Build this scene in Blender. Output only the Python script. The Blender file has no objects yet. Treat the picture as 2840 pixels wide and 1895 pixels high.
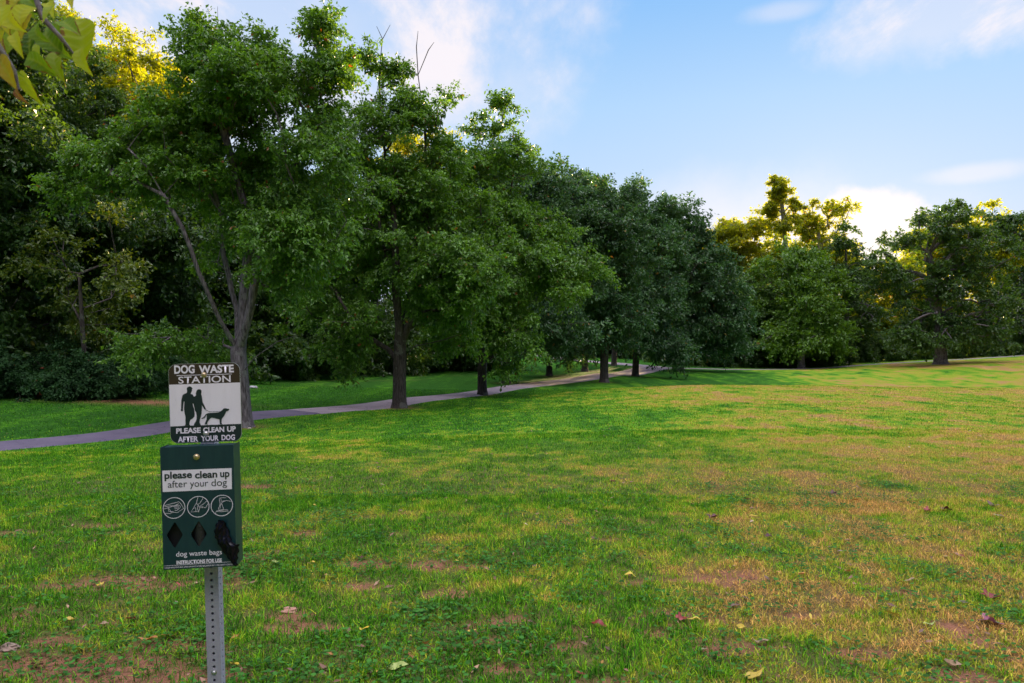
import bpy, bmesh, math, random
import numpy as np
from mathutils import Vector, Matrix
sc = bpy.context.scene
C = sc.collection
R = math.radians
F = 2000.0           # focal length in photo pixels (photo 2840 wide)
EYE = 1.6
HZ = 947.0
# ------------------------------------------------------------------ camera
cam_d = bpy.data.cameras.new('camera'); cam = bpy.data.objects.new('camera', cam_d); C.objects.link(cam)
cam.location = (0, 0, EYE); cam.rotation_euler = (R(90), 0, 0)
cam_d.sensor_width = 36; cam_d.lens = 36 * F / 2840
cam_d.clip_end = 3000; cam_d.clip_start = 0.05
cam_d.dof.use_dof = True; cam_d.dof.focus_distance = 14; cam_d.dof.aperture_fstop = 11
sc.camera = cam
sc.view_settings.view_transform = 'Standard'; sc.view_settings.look = 'None'
sc.view_settings.gamma = 1; sc.view_settings.exposure = 1.75
sc.cycles.max_bounces = 6; sc.cycles.diffuse_bounces = 3; sc.cycles.glossy_bounces = 2
sc.cycles.transmission_bounces = 3; sc.cycles.transparent_max_bounces = 4
sc.cycles.sample_clamp_indirect = 4
SUN_EL, SUN_AZ = 7.0, 24.0       # degrees; azimuth to the right of the view axis (+Y)
# ------------------------------------------------------------------ node helper
class NT:
    def __init__(s, tree): s.t = tree; tree.nodes.clear()
    def n(s, typ, **kw):
        nd = s.t.nodes.new(typ)
        for k, v in kw.items():
            if k.startswith('i_'):
                key = k[2:]; key = int(key) if key.isdigit() else key.replace('_', ' ')
                nd.inputs[key].default_value = v
            else: setattr(nd, k, v)
        return nd
    def l(s, a, ao, b, bi): s.t.links.new(a.outputs[ao], b.inputs[bi])
    def m(s, op, a, b=None, c=None, clamp=False):
        nd = s.t.nodes.new('ShaderNodeMath'); nd.operation = op; nd.use_clamp = clamp
        for i, v in enumerate((a, b, c)):
            if v is None: continue
            if isinstance(v, (int, float)): nd.inputs[i].default_value = v
            else: s.t.links.new(v, nd.inputs[i])
        return nd.outputs[0]
    def mix(s, f, a, b, mode='MIX'):
        nd = s.t.nodes.new('ShaderNodeMix'); nd.data_type = 'RGBA'; nd.blend_type = mode
        for i, v in ((0, f), (6, a), (7, b)):
            if isinstance(v, (int, float)): nd.inputs[i].default_value = v
            elif isinstance(v, tuple): nd.inputs[i].default_value = (*v, 1)
            else: s.t.links.new(v, nd.inputs[i])
        return nd.outputs[2]
# ------------------------------------------------------------------ world: sky with evening clouds
w = bpy.data.worlds.new('World'); sc.world = w; w.use_nodes = True
T = NT(w.node_tree)
sky = T.n('ShaderNodeTexSky', sky_type='NISHITA', sun_disc=False, sun_elevation=R(SUN_EL), sun_rotation=R(SUN_AZ), air_density=1.0, dust_density=0.6, ozone_density=1.5)
bg1 = T.n('ShaderNodeBackground', i_Strength=0.05); T.l(sky, 0, bg1, 0)
tc = T.n('ShaderNodeTexCoord'); sx = T.n('ShaderNodeSeparateXYZ'); T.l(tc, 'Generated', sx, 0)
X, Y, Z = sx.outputs
AZ = T.m('ARCTAN2', X, Y); EL = T.m('ARCSINE', Z)
def smooth(v, a, b, inv=False):
    nd = T.n('ShaderNodeMapRange', interpolation_type='SMOOTHSTEP'); nd.inputs[1].default_value = a; nd.inputs[2].default_value = b
    if inv: nd.inputs[3].default_value = 1; nd.inputs[4].default_value = 0
    w.node_tree.links.new(v, nd.inputs[0]); return nd.outputs[0]
ramp = T.n('ShaderNodeValToRGB'); w.node_tree.links.new(T.m('DIVIDE', EL, 1.2), ramp.inputs[0])
e = ramp.color_ramp.elements
e[0].position = 0.0; e[0].color = (0.74, 0.77, 0.95, 1)
e[1].position = 1.0; e[1].color = (0.10, 0.34, 0.85, 1)
for p_, c_ in ((0.14, (0.57, 0.73, 0.98, 1)), (0.26, (0.44, 0.68, 0.99, 1)), (0.40, (0.22, 0.52, 0.97, 1))):
    q = e.new(p_); q.color = c_
# plane-projected cloud coordinates
den = T.m('ADD', Z, 0.18)
cb = T.n('ShaderNodeCombineXYZ'); w.node_tree.links.new(T.m('DIVIDE', X, den), cb.inputs[0]); w.node_tree.links.new(T.m('DIVIDE', Y, den), cb.inputs[1])
mp = T.n('ShaderNodeMapping'); T.l(cb, 0, mp, 0); mp.inputs['Rotation'].default_value = (0, 0, R(40)); mp.inputs['Scale'].default_value = (1.0, 0.45, 1)
nz = T.n('ShaderNodeTexNoise', i_Scale=3.4, i_Detail=10.0, i_Roughness=0.64); T.l(mp, 0, nz, 'Vector')
nz2 = T.n('ShaderNodeTexNoise', i_Scale=7.0, i_Detail=8.0, i_Roughness=0.6); T.l(tc, 'Generated', nz2, 'Vector')
def blob(px, py, rx, ry, wob=0.9, lo=0.25, hi=1.25):
    az = math.atan((px - 1420) / F); el = math.atan((HZ - py) / math.hypot(F, px - 1420))
    a = T.m('DIVIDE', T.m('SUBTRACT', AZ, az), rx / F); b = T.m('DIVIDE', T.m('SUBTRACT', EL, el), ry / F)
    d = T.m('SQRT', T.m('ADD', T.m('MULTIPLY', a, a), T.m('MULTIPLY', b, b)))
    d = T.m('ADD', d, T.m('MULTIPLY', T.m('SUBTRACT', nz2.outputs[0], 0.5), wob * 2))
    return smooth(d, lo, hi, True)
streak = smooth(nz.outputs[0], 0.42, 0.62)
c1 = T.m('MULTIPLY', T.m('MAXIMUM', blob(620, 40, 620, 330, 0.6, 0.2, 1.5), blob(1240, 60, 330, 260, 1.0, 0.2, 1.5)), T.m('ADD', T.m('MULTIPLY', streak, 0.65), 0.42))
c2 = T.m('MULTIPLY', blob(2640, 40, 270, 95, 1.1, 0.35, 1.3), T.m('ADD', T.m('MULTIPLY', streak, 0.65), 0.45))
c3 = blob(2400, 625, 140, 120, 0.8, 0.72, 1.12)
c4 = T.m('MULTIPLY', blob(2000, 640, 420, 130, 1.0, 0.2, 1.6), 0.5)
c5 = T.m('MULTIPLY', blob(2700, 480, 120, 22, 0.8, 0.3, 1.4), 0.45)
c6 = T.m('MULTIPLY', blob(2180, 30, 90, 22, 0.8, 0.2, 1.4), 0.35)
cl = T.m('MAXIMUM', T.m('MAXIMUM', c1, c2), T.m('MAXIMUM', c3, c4)); cl = T.m('MAXIMUM', cl, T.m('MAXIMUM', c5, c6), clamp=True)
dusk = T.m('ADD', T.m('MULTIPLY', smooth(Y, -0.45, 0.35), 0.68), 0.32)  # unseen low sky behind the camera dimmed to deepen shade under the trees
dk = T.mix(1.0, ramp.outputs[0], dusk, 'MULTIPLY')
colr = T.mix(cl, dk, (0.98, 0.92, 0.97))
# unseen bright clouds added overhead, out of frame, to light the lawn
up = smooth(T.m('SUBTRACT', EL, T.m('MULTIPLY', Y, 0.10)), 0.62, 1.0)
oc = T.mix(smooth(nz.outputs[0], 0.35, 0.65), (1.5, 1.8, 2.5), (5.6, 5.0, 4.7))
colr = T.mix(up, colr, oc)
bg2 = T.n('ShaderNodeBackground', i_Strength=0.305); w.node_tree.links.new(colr, bg2.inputs[0])
ad = T.n('ShaderNodeMixShader', i_0=0.94); T.l(bg1, 0, ad, 1); T.l(bg2, 0, ad, 2)
out = T.n('ShaderNodeOutputWorld'); T.l(ad, 0, out, 0)
# ------------------------------------------------------------------ sun
sd = bpy.data.lights.new('sun', 'SUN'); sd.energy = 5.0; sd.angle = R(0.5); sd.color = (1.0, 0.72, 0.36)
so = bpy.data.objects.new('sun', sd); C.objects.link(so)
sdir = Vector((math.sin(R(SUN_AZ)) * math.cos(R(SUN_EL)), math.cos(R(SUN_AZ)) * math.cos(R(SUN_EL)), math.sin(R(SUN_EL))))
so.rotation_euler = sdir.to_track_quat('Z', 'Y').to_euler(); so.location = (0, 0, 40)
# ------------------------------------------------------------------ helpers
def P(px, py, Yd): return Vector(((px - 1420) / F * Yd, Yd, EYE - (py - HZ) / F * Yd))
def tag(o, label=None, cat=None, group=None, kind=None):
    if label: o['label'] = label
    if cat: o['category'] = cat
    if group: o['group'] = group
    if kind: o['kind'] = kind
    return o
def empty(name, loc, rot=(0, 0, 0)):
    o = bpy.data.objects.new(name, None); C.objects.link(o); o.location = loc; o.rotation_euler = rot
    o.empty_display_size = 0.2; return o
def link(name, me, mat=None, parent=None, loc=None):
    o = bpy.data.objects.new(name, me); C.objects.link(o)
    if mat is not None: me.materials.append(mat)
    if parent is not None: o.parent = parent
    if loc is not None: o.location = loc
    return o
def np_mesh(name, V, faces, k, attrs=None, smooth=False, cattrs=None, vattrs=None):
    """V (n,3); faces (m,k) all with k corners; attrs: per-face floats; vattrs: per-vertex floats."""
    me = bpy.data.meshes.new(name); V = np.ascontiguousarray(V, dtype=np.float32); faces = np.ascontiguousarray(faces, dtype=np.int32)
    m = len(faces); me.vertices.add(len(V)); me.vertices.foreach_set('co', V.ravel())
    me.loops.add(m * k); me.loops.foreach_set('vertex_index', faces.ravel())
    me.polygons.add(m); me.polygons.foreach_set('loop_start', np.arange(0, m * k, k, dtype=np.int32))
    me.polygons.foreach_set('loop_total', np.full(m, k, dtype=np.int32))
    me.polygons.foreach_set('use_smooth', np.full(m, smooth, dtype=bool))
    for nm, arr in (attrs or {}).items():
        me.attributes.new(nm, 'FLOAT', 'FACE').data.foreach_set('value', np.ascontiguousarray(arr, dtype=np.float32))
    for nm, arr in (vattrs or {}).items():
        me.attributes.new(nm, 'FLOAT', 'POINT').data.foreach_set('value', np.ascontiguousarray(arr, dtype=np.float32))
    for nm, arr in (cattrs or {}).items():
        a = np.ones((len(arr), 4), dtype=np.float32); a[:, :3] = arr
        me.attributes.new(nm, 'FLOAT_COLOR', 'FACE').data.foreach_set('color', a.ravel())
    me.update(calc_edges=True); me.validate(); return me
_rt = np.random.RandomState(5).rand(256, 256)
def vnoise(x, y):
    xi = np.floor(x).astype(int); yi = np.floor(y).astype(int); fx = x - xi; fy = y - yi
    fx = fx * fx * (3 - 2 * fx); fy = fy * fy * (3 - 2 * fy)
    a = _rt[xi % 256, yi % 256]; b = _rt[(xi + 1) % 256, yi % 256]; c = _rt[xi % 256, (yi + 1) % 256]; d = _rt[(xi + 1) % 256, (yi + 1) % 256]
    return (a * (1 - fx) + b * fx) * (1 - fy) + (c * (1 - fx) + d * fx) * fy
def fbm(x, y, o=4, s=1.0, off=0.0):
    t = 0; a = 0.5; n = 0
    x = x * s + off; y = y * s + off * 1.7
    for i in range(o):
        t = t + a * vnoise(x, y); n += a; x = x * 2.03 + 11.3; y = y * 2.03 + 5.1; a *= 0.5
    return t / n
def sst(a, b, v): t = np.clip((v - a) / (b - a), 0, 1); return t * t * (3 - 2 * t)
# ------------------------------------------------------------------ terrain
anch = [(0,1895,3.4),(1420,1895,3.4),(2840,1895,3.4),(0,1500,5.7),(1420,1500,6),(2840,1500,6.1),
 (0,1238,15),(300,1215,16.3),(690,1150,21),(680,1185,18.5),(1110,1132,25),(1110,1110,27),(1340,1098,31),(1340,1087,33),
 (1500,1065,39),(1676,1060,42),(1700,1037,49),(1760,1044,50),(1800,1018,62),(1850,1022,62),
 (1600,1001,76),(1440,983,88),(1404,1062,39),(1523,1043,48),(1622,1030,57),(1703,1020,62),
 (1900,1300,9.5),(1900,1200,13.5),(1900,1135,19),(1900,1095,25),(1900,1070,30),(2400,1072,30),(2840,1078,30),(2840,1200,13.5),(2840,1110,24),
 (1500,1200,14),(1300,1150,20),(1650,1080,32),
 (1900,1077,36),(2300,1080,36),(2840,1086,36),(1900,1066,44),(2300,1066,44),(2840,1072,45),(2200,1024,65),(2600,1008,63),(2840,988,70),(2840,1030,52),(2300,1040,52),
 (0,1150,19),(0,1112,22),(300,1106,23.5),(650,1066,32),(900,1041,42),(1200,1022,60)]
AP = [tuple(P(*a)) for a in anch] + [(-60,60,7),(-40,48,4),(-28,32,1.6),(0,-30,0),(-30,-20,-.4),(30,-20,.2),(40,25,.1),(65,60,1.2),(0,120,.2),(-60,110,10),(60,120,1.0),
 (-18,60,0.6),(-10,90,.8),(-3,0,0),(3,0,0),(-25,5,-.3),(-26,78,4)]
AP = np.array(AP)
def _u(r2): return np.where(r2 > 1e-9, 0.5 * r2 * np.log(r2 + 1e-12), 0)
def _fit(A, lam=1.5):
    n = len(A); d = A[:, None, :2] - A[None, :, :2]; K = _u((d ** 2).sum(-1)) + lam * np.eye(n)
    Pm = np.c_[np.ones(n), A[:, :2]]; L = np.zeros((n + 3, n + 3)); L[:n, :n] = K; L[:n, n:] = Pm; L[n:, :n] = Pm.T
    return np.linalg.solve(L, np.r_[A[:, 2], 0, 0, 0])
_w = _fit(AP)
def gz(x, y):
    x = np.atleast_1d(np.asarray(x, float)); y = np.atleast_1d(np.asarray(y, float)); sh = x.shape
    xx = np.clip(x, -75, 75).ravel(); yy = np.clip(y, -35, 125).ravel(); outz = np.empty(len(xx))
    for i in range(0, len(xx), 20000):
        a = xx[i:i+20000]; b = yy[i:i+20000]
        r2 = (a[:, None] - AP[None, :, 0]) ** 2 + (b[:, None] - AP[None, :, 1]) ** 2
        outz[i:i+20000] = _u(r2) @ _w[:-3] + _w[-3] + _w[-2] * a + _w[-1] * b
    return outz.reshape(sh)
def gz1(x, y): return float(gz([x], [y])[0])
# what grows where, with tree shade painted in as deeper green
def lawn(x, y):
    s = x + 1.9 - 0.24 * y
    n1 = fbm(x, y, 4, 0.55, 3.1); n2 = fbm(x, y, 3, 1.9, 8.2); n3 = fbm(x * 0.6, y, 3, 0.22, 1.2)
    dry = 0.07 + 0.48 * sst(-1.0, 2.2, s) * sst(60, 12, y) + 0.22 * sst(16, 30, y) * sst(0, 6, x)
    dry = dry + (n1 - 0.5) * 0.6 + (n2 - 0.5) * 1.0 + (n3 - 0.5) * 0.4 + (fbm(x * 1.0 + y * 0.35, y * 0.28 - x * 0.1, 3, 1.4, 6.6) - 0.5) * 0.6
    far = sst(31, 35, y)
    dry = dry + far * (-0.24 + 0.46 * sst(9, 24, x) + 1.1 * (fbm(x, y * 0.6, 3, 0.2, 4.4) - 0.5))
    dry = dry - 0.38 * np.exp(-((x + 0.5 - 0.22 * y) / (0.8 + 0.05 * y)) ** 2) * sst(24, 12, y)
    dry = dry - 0.5 * sst(30, 36, y) * sst(6, 1, x)  # deep green beyond the crest: shade put into the colour
    dry = dry + 0.05 + (fbm(x, y, 3, 5.0, 9.1) - 0.5) * 0.9 + (fbm(x, y, 2, 15.0, 3.3) - 0.5) * 0.4
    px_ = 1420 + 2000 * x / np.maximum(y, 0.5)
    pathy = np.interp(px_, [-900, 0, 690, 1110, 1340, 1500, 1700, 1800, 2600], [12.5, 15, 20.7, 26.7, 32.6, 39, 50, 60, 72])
    shade_tint = sst(-1.5, 1.0, y - pathy) * (px_ < 2300) + sst(0.60, 1.0, y / pathy) * sst(1000, 1400, px_) * sst(2300, 1500, px_) * 0.55
    shade_tint = np.maximum(shade_tint, sst(34, 40, y) * sst(2400, 1900, px_))
    dry = dry - 0.55 * shade_tint + 0.20 * sst(10, 5, y) * sst(-0.8, 1.6, x)  # pulls tree-shaded ground to deep green, shade painted into the lawn colour
    dry = np.maximum(dry, 0.15 * (1 - shade_tint))
    near = sst(7.5, 3.2, y)
    dn = fbm(x, y * 1.5, 5, 1.15, 17.3)
    thr = 0.745 - 0.06 * near * sst(0.9, -1.2, x) - 0.095 * near - 0.04 * sst(9, 5, y) + 0.5 * sst(10, 16, y)
    dn = fbm(x * 0.8, y * 1.9, 5, 2.1, 17.3) * 0.62 + 0.38 * fbm(x, y * 1.5, 4, 6.5, 7.7)
    dirt = sst(thr - 0.03, thr + 0.09, dn) * (0.55 + 0.9 * fbm(x, y, 3, 12.0, 5.5))
    pn = fbm(x, y * 1.6, 4, 7.0, 21.0)
    for qx, qy, qw, qh in ((350,1612,120,16),(300,1835,270,26),(470,1790,120,16),(805,1702,70,14),(840,1738,110,14),(620,1875,90,20),(45,1475,60,8),(270,1455,60,6),(310,1482,50,7),(845,1474,45,7),(1020,1562,75,12),(1190,1562,70,12),
                           (2050,1795,110,16),(2390,1805,120,14),(2650,1862,110,22),(1240,1640,80,14),(100,1850,150,20),(1660,1895,120,14),(1560,1790,60,9),(2230,1690,80,9),(700,1330,60,6),(1000,1620,60,8),(160,1780,90,10),(2480,1620,60,7),(1400,1850,70,10)):
        cy_ = 3200.0 / (qy - 947); cx_ = (qx - 1420) / 2000 * cy_; rx_ = qw / 2000 * cy_; ry_ = qh * cy_ * cy_ / 3200 * 1.2
        dirt = np.maximum(dirt, sst(0.22, 0.58, np.exp(-((x - cx_) / rx_) ** 2 - ((y - cy_) / ry_) ** 2) * (0.35 + 1.3 * pn)) * 0.95)
    for tx, ty, tr_ in ((-6.845, 18.5, .5), (-3.875, 25, .6), (-1.24, 31, .55), (-.31, 39, .6), (2.5, 48, .7), (5.76, 57, .7), (5.38, 42, .6), (8.55, 50, .7), (13.5, 58, .8), (36.8, 62, .9)):
        dirt = np.maximum(dirt, (0.9 if ty < 35 else 0.35) * np.exp(-(((x - tx) ** 2 + (y - ty) ** 2) / tr_ ** 2)) * (0.5 + dn))
    dirt = np.maximum(dirt, np.exp(-(((x + 12.2) / 2.6) ** 2 + ((y - 23.2) / 0.8) ** 2)))
    return np.clip(dry, 0, 1), np.clip(dirt, 0, 1)
def spaced(lo, hi, c, a, step):
    umin = math.asinh((lo - c) / a); umax = math.asinh((hi - c) / a); n = int((umax - umin) * a / step)
    return c + a * np.sinh(np.linspace(umin, umax, n))
gx = spaced(-420, 420, 0, 2.2, 0.045); gy = spaced(-300, 700, 3.6, 2.4, 0.045)
GX, GY = np.meshgrid(gx, gy); gxf = GX.ravel(); gyf = GY.ravel()
gzz = gz(gxf, gyf)
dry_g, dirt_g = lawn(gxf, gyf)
nearw = np.exp(-(gxf ** 2 + (gyf - 3) ** 2) / 200)
gzz = gzz + nearw * ((fbm(gxf, gyf, 4, 1.3, 2.0) - 0.5) * 0.05 - dirt_g * 0.012 + (fbm(gxf, gyf, 2, 9, 6.0) - 0.5) * 0.012) + (fbm(gxf, gyf, 2, 0.25, 9.0) - 0.5) * 0.06
nx, ny = len(gx), len(gy)
ii = (np.arange(ny - 1)[:, None] * nx + np.arange(nx - 1)[None, :]).ravel()
gf = np.c_[ii, ii + 1, ii + nx + 1, ii + nx]
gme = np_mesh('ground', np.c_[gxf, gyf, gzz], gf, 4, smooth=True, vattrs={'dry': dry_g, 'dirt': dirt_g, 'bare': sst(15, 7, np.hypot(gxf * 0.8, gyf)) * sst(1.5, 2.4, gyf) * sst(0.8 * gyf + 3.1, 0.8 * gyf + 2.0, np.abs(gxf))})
print('ground verts', len(gxf))
def gmesh_z(x, y):   # bilinear lookup into the built ground sheet
    Zg = gzz.reshape(ny, nx); i = np.clip(np.searchsorted(gx, x) - 1, 0, nx - 2); j = np.clip(np.searchsorted(gy, y) - 1, 0, ny - 2)
    fx = (x - gx[i]) / (gx[i + 1] - gx[i]); fy = (y - gy[j]) / (gy[j + 1] - gy[j])
    return (Zg[j, i] * (1 - fx) + Zg[j, i + 1] * fx) * (1 - fy) + (Zg[j + 1, i] * (1 - fx) + Zg[j + 1, i + 1] * fx) * fy
# ------------------------------------------------------------------ materials
MATS = {}
def newmat(name):
    m = bpy.data.materials.new(name); m.use_nodes = True; MATS[name] = m; return m, NT(m.node_tree)
def simple(name, col, rough=0.6, metal=0.0, spec=0.5, noise=0.0, scale=20, coat=0, bump=0.0):
    m, t = newmat(name); b = t.n('ShaderNodeBsdfPrincipled', i_Roughness=rough, i_Metallic=metal); b.inputs['Specular IOR Level'].default_value = spec
    b.inputs['Coat Weight'].default_value = coat
    o = t.n('ShaderNodeOutputMaterial'); t.l(b, 0, o, 0); b.inputs[0].default_value = (*col, 1)
    if noise or bump:
        tcx = t.n('ShaderNodeTexCoord'); nzx = t.n('ShaderNodeTexNoise', i_Scale=scale, i_Detail=5.0, i_Roughness=0.6); t.l(tcx, 'Object', nzx, 'Vector')
        if noise:
            r = t.mix(nzx.outputs[0], tuple(c * (1 - noise) for c in col), tuple(min(1, c * (1 + noise)) for c in col)); t.t.links.new(r, b.inputs[0])
        if bump:
            bp = t.n('ShaderNodeBump', i_Strength=bump, i_Distance=0.01); t.l(nzx, 0, bp, 'Height'); t.l(bp, 0, b, 'Normal')
    return m
def leafmat(name, dark, light, odd=None, oddp=0.985, transl=0.38, tcol=None, rough=0.36, spec=0.5):
    m, t = newmat(name); a = t.n('ShaderNodeAttribute', attribute_name='rnd')
    r = t.n('ShaderNodeValToRGB'); t.l(a, 'Fac', r, 0); e = r.color_ramp.elements
    e[0].position = 0; e[0].color = (*dark, 1); e[1].position = 0.9; e[1].color = (*light, 1)
    if odd:
        q = e.new(oddp - 0.002); q.color = (*light, 1); q = e.new(oddp); q.color = (*odd, 1)
    b = t.n('ShaderNodeBsdfPrincipled', i_Roughness=rough); b.inputs['Specular IOR Level'].default_value = spec
    t.l(r, 0, b, 0)
    tr = t.n('ShaderNodeBsdfTranslucent')
    if tcol is None: tcol = (1.5, 1.25, 0.35)
    cc = t.mix(1.0, r.outputs[0], tcol, 'MULTIPLY'); t.t.links.new(cc, tr.inputs[0])
    mx = t.n('ShaderNodeMixShader', i_0=transl); t.l(b, 0, mx, 1); t.l(tr, 0, mx, 2)
    o = t.n('ShaderNodeOutputMaterial'); t.l(mx, 0, o, 0); return m
LM = {
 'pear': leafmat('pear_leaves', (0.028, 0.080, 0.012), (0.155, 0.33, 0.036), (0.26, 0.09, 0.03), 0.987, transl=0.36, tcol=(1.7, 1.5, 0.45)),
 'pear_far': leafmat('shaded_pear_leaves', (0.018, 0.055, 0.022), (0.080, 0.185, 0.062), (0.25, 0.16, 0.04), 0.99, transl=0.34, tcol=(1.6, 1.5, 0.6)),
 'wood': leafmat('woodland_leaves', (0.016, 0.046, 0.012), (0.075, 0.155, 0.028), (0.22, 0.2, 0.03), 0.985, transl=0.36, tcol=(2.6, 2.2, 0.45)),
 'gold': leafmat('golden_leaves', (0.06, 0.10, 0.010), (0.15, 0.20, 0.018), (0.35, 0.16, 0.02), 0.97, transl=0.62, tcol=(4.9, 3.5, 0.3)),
 'fresh': leafmat('light_green_leaves', (0.05, 0.13, 0.012), (0.14, 0.28, 0.024), None, transl=0.4),
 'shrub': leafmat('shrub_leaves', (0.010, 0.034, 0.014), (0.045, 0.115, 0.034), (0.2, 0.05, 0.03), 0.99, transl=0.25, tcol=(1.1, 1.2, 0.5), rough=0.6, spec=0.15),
 'yellow': leafmat('yellow_green_leaves', (0.04, 0.09, 0.010), (0.15, 0.21, 0.02), (0.4, 0.2, 0.04), 0.97, transl=0.4),
}
def barkmat(name, dark, light):
    m, t = newmat(name); tcx = t.n('ShaderNodeTexCoord'); mpx = t.n('ShaderNodeMapping'); t.l(tcx, 'Object', mpx, 0); mpx.inputs['Scale'].default_value = (14, 14, 2.6)
    nzx = t.n('ShaderNodeTexNoise', i_Scale=1.6, i_Detail=8.0, i_Roughness=0.65); t.l(mpx, 0, nzx, 'Vector')
    n2 = t.n('ShaderNodeTexNoise', i_Scale=2.5, i_Detail=4.0); t.l(tcx, 'Object', n2, 'Vector')
    r = t.n('ShaderNodeValToRGB'); t.l(nzx, 0, r, 0); e = r.color_ramp.elements; e[0].position = 0.38; e[0].color = (*dark, 1); e[1].position = 0.66; e[1].color = (*light, 1)
    lich = t.m('MULTIPLY', t.m('GREATER_THAN', n2.outputs[0], 0.6), 0.35)
    cc = t.mix(lich, r.outputs[0], (0.22, 0.22, 0.20))
    b = t.n('ShaderNodeBsdfPrincipled', i_Roughness=0.9); t.t.links.new(cc, b.inputs[0])
    bp = t.n('ShaderNodeBump', i_Strength=0.9, i_Distance=0.03); t.l(nzx, 0, bp, 'Height'); t.l(bp, 0, b, 'Normal')
    o = t.n('ShaderNodeOutputMaterial'); t.l(b, 0, o, 0); return m
BARK = barkmat('grey_brown_bark', (0.045, 0.034, 0.038), (0.22, 0.18, 0.205))
BARKD = barkmat('dark_bark', (0.03, 0.022, 0.022), (0.11, 0.085, 0.08))
BARKP = barkmat('pale_bark', (0.18, 0.15, 0.13), (0.50, 0.45, 0.40))
# lawn ground
m, t = newmat('lawn_ground')
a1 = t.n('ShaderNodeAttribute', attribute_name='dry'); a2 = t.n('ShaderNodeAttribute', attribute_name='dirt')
geo = t.n('ShaderNodeNewGeometry')
nA = t.n('ShaderNodeTexNoise', i_Scale=9.0, i_Detail=7.0, i_Roughness=0.7); t.l(geo, 'Position', nA, 'Vector')
nB = t.n('ShaderNodeTexNoise', i_Scale=1.6, i_Detail=6.0, i_Roughness=0.65); t.l(geo, 'Position', nB, 'Vector')
nC = t.n('ShaderNodeTexNoise', i_Scale=60.0, i_Detail=3.0, i_Roughness=0.7); t.l(geo, 'Position', nC, 'Vector')
mpS = t.n('ShaderNodeMapping'); t.l(geo, 'Position', mpS, 0); mpS.inputs['Rotation'].default_value = (0, 0, R(-28)); mpS.inputs['Scale'].default_value = (1.1, 0.06, 1)
nS = t.n('ShaderNodeTexNoise', i_Scale=1.0, i_Detail=3.0); t.l(mpS, 0, nS, 'Vector')
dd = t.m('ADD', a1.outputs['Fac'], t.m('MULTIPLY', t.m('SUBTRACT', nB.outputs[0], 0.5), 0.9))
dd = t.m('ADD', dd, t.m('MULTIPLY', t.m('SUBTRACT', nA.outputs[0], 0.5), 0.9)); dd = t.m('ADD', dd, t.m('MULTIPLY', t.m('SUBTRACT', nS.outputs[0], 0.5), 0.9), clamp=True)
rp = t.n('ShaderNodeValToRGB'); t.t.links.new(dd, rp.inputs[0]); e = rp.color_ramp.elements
e[0].position = 0.0; e[0].color = (0.024, 0.100, 0.010, 1); e[1].position = 1.0; e[1].color = (0.34, 0.20, 0.08, 1)  # lowest stop is the deep green that paints tree shade
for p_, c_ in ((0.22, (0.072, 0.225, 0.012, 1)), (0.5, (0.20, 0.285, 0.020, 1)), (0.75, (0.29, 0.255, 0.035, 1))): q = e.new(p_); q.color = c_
shd = t.m('ADD', t.m('MULTIPLY', nC.outputs[0], 0.9), 0.55)
hsv = t.n('ShaderNodeHueSaturation'); t.l(rp, 0, hsv, 'Color'); t.t.links.new(shd, hsv.inputs['Value'])
dr0 = t.mix(nC.outputs[0], (0.12, 0.045, 0.028), (0.46, 0.21, 0.13)); dr = t.mix(t.m('MULTIPLY', t.m('GREATER_THAN', nA.outputs[0], 0.55), 0.5), dr0, (0.16, 0.10, 0.05))
a3 = t.n('ShaderNodeAttribute', attribute_name='bare'); that = t.mix(nC.outputs[0], (0.05, 0.045, 0.018), (0.20, 0.155, 0.06))
hs = t.mix(t.m('MULTIPLY', a3.outputs['Fac'], 0.85), hsv.outputs[0], that)
fc = t.mix(a2.outputs['Fac'], hs, dr)
b = t.n('ShaderNodeBsdfPrincipled', i_Roughness=1.0); b.inputs['Specular IOR Level'].default_value = 0.1; t.t.links.new(fc, b.inputs[0])
bp = t.n('ShaderNodeBump', i_Strength=0.8, i_Distance=0.03); t.l(nC, 0, bp, 'Height')
bp2 = t.n('ShaderNodeBump', i_Strength=0.5, i_Distance=0.10); t.l(nA, 0, bp2, 'Height'); t.l(bp, 0, bp2, 'Normal'); t.l(bp2, 0, b, 'Normal')
o = t.n('ShaderNodeOutputMaterial'); t.l(b, 0, o, 0)
ground = link('ground', gme, m); tag(ground, kind='structure')
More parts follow.
